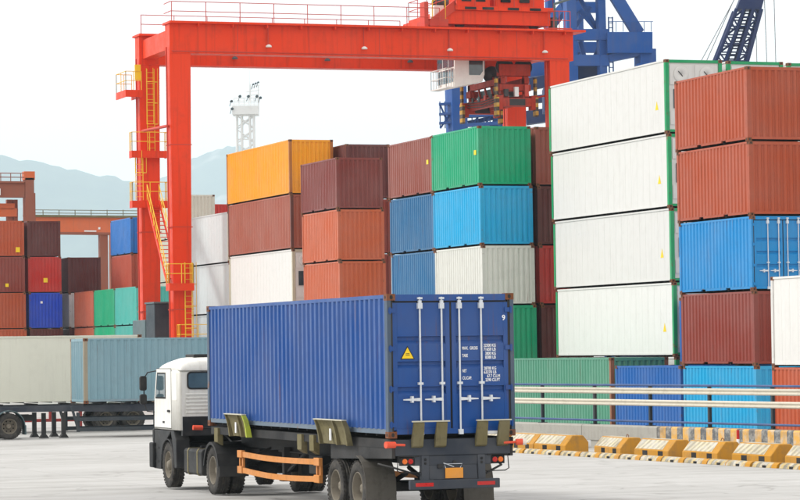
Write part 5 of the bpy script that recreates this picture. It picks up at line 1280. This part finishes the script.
for z0, z1, k in ((-0.45, 0.75, 1.0),):
    vs = [c + RT * sx * wv_ * k + FW * sy * 1.9 + UP * z for sx in (-1, 1) for sy in (-1, 1) for z in (z0, z1)]
    m.add(vs, [(0, 1, 3, 2), (4, 6, 7, 5), (0, 4, 5, 1), (2, 3, 7, 6), (0, 2, 6, 4), (1, 5, 7, 3)])
m.build('platform', M['tower_white'], lt)
m = MB()
for px in (236, 241, 246, 251, 256, 260): m.tube([T(px, 110, -0.7), T(px, 98, -0.7)], 0.05, 5)
for py in (98, 102, 106): m.tube([T(236, py, -0.7), T(260, py, -0.7)], 0.05, 5); m.tube([T(236, py, 2.9), T(260, py, 2.9)], 0.05, 5)
m.build('platform_railing', M['tower_white'], lt)
m = MB()
for px in (252, 260): m.tube([T(px, 110, 1), T(px, 83, 1)], 0.08, 6)
for py in (85, 90, 94): m.tube([T(247 if py > 86 else 253, py + 1, 1), T(261, py - 1, 1)], 0.07, 5)
m.tube([T(251, 100, 1), T(251, 66, 1)], 0.04, 5); m.build('mast', M['tower_white'], lt)
for px, py in ((242, 96.5), (250.5, 96.5), (259, 96.5), (233.5, 101.5), (234, 109), (262.5, 98), (255.5, 84.5), (258, 83.5), (260.5, 82.5)):
    r = 0.2 if py > 90 else 0.13
    m = MB(); p = T(px, py, -1.0); m.lathe([(-0.15, 0.02), (-0.15, r), (0.25, r * 0.8), (0.3, 0.02)], p, 'y', 12); m.tube([p + Vector((0, 0.2, 0)), p + Vector((0, 0.9, -0.6))], 0.05, 5); fl = m.build('floodlight', M['lamp_glass'], lt)

# ------------------------------------------------------------------ far gantries on the left
QF = frame_at(250.0); bf = at(28, 250.0, -0.25)
fg = empty('gantry_crane', bf); tag(fg, 'brown gantry crane end standing above the far terracotta stack', 'gantry crane')
QB(fg, bf, [((*QF(29, 0)[:2], -0.25), QF(29, 178), 0.75, 0.9)], 'leg', 'far_brown')
QB(fg, bf, [((*QF(22, 0, 5)[:2], -0.25), QF(22, 190, 5), 0.9, 0.9)], 'leg', 'far_brown')
QB(fg, bf, [(QF(29, 180), QF(29, 171.5), 0.9, 0.9)], 'leg_cap', 'far_orange')
gb = QB(fg, bf, [(QF(-90, 189), QF(26, 190), 1.0, 1.25)], 'main_girder', 'far_brown')
QB(fg, bf, [(QF(-90, 181), QF(26, 182.5), 1.5, 0.14)], 'walkway', 'far_brown', gb)
QB(fg, bf, [((*QF(-90, 0)[:2], -0.25), QF(-90, 184), 0.8, 0.9)], 'leg', 'far_brown')
m = MB()
for px in range(-88, 27, 10): m.tube([QF(px, 181.5, -0.5) - bf, QF(px, 173.5, -0.5) - bf], 0.04, 5)
for py in (173.5, 177.5): m.tube([QF(-88, py - 1, -0.5) - bf, QF(26, py, -0.5) - bf], 0.04, 5)
m.build('railing', M['far_brown'], fg)
QB(fg, bf, [(QF(-30, 206, 1), QF(14, 206, 1), 0.9, 0.5), (QF(-30, 212, 1), QF(16, 212, 1), 0.9, 0.7)], 'trolley_frame', 'far_orange')
QB(fg, bf, [(QF(8, 225, 1), QF(8, 199, 1), 0.5, 0.5), (QF(14, 225, 1), QF(14, 199, 1), 0.35, 0.35)], 'trolley_post', 'far_brown')
QB(fg, bf, [(QF(1, 195.5, -0.58), QF(1, 189, -0.58), 0.05, 0.5)], 'nameplate', 'tower_white')
QG = frame_at(285.0); bg_ = at(80, 285.0, -0.25)
og = empty('gantry_crane', bg_); tag(og, 'orange gantry crane girder crossing behind the far maroon containers', 'gantry crane')
gi = QB(og, bg_, [(QG(24, 224.5), QG(180, 226), 1.1, 1.5)], 'main_girder', 'far_orange')
QB(og, bg_, [(QG(24, 216), QG(180, 217.5), 1.7, 0.2)], 'walkway', 'guide', gi)
QB(og, bg_, [(QG(24, 233), QG(180, 234.5), 1.15, 0.22)], 'girder_flange', 'far_brown', gi)
for px in (103, 36, 178): QB(og, bg_, [((*QG(px, 0)[:2], -0.25), QG(px, 232), 0.75, 0.8)], 'leg', 'far_brown')
QB(og, bg_, [((*QG(108, 0, 4)[:2], -0.25), QG(108, 232, 4), 0.5, 0.6)], 'leg', 'far_brown')
m = MB()
for px in range(28, 180, 16): m.tube([QG(px, 216.5, -0.6) - bg_, QG(px, 210, -0.6) - bg_], 0.04, 5)
for py in (210, 213): m.tube([QG(26, py, -0.6) - bg_, QG(178, py + 1.4, -0.6) - bg_], 0.035, 5)
m.build('railing', M['guide'], og)
QB(og, bg_, [(QG(85, 231.2, -0.6), QG(97, 231.4, -0.6), 0.05, 0.12), (QG(99, 228.5, -0.6), QG(101, 228.5, -0.6), 0.1, 0.2)], 'lamp_strip', 'tower_white', gi)

# ------------------------------------------------------------------ sea air
hm = bpy.data.materials.new('sea_haze'); hm.use_nodes = True
n = hm.node_tree; n.nodes.clear(); out = n.nodes.new('ShaderNodeOutputMaterial'); pv = n.nodes.new('ShaderNodeVolumePrincipled')
pv.inputs['Color'].default_value = (0.73, 0.90, 1.0, 1); pv.inputs['Density'].default_value = 0.000105; pv.inputs['Anisotropy'].default_value = 0.2
n.links.new(pv.outputs[0], out.inputs['Volume'])
m = MB(); vs = [RT * a + FW * b + UP * c for a in (-7300, 7300) for b in (-300, 14300) for c in (-1.5, 860)]
m.add(vs, [(0, 1, 3, 2), (4, 6, 7, 5), (0, 4, 5, 1), (2, 3, 7, 6), (0, 2, 6, 4), (1, 5, 7, 3)])
hb_ = m.build('haze', hm); tag(hb_, kind='stuff')
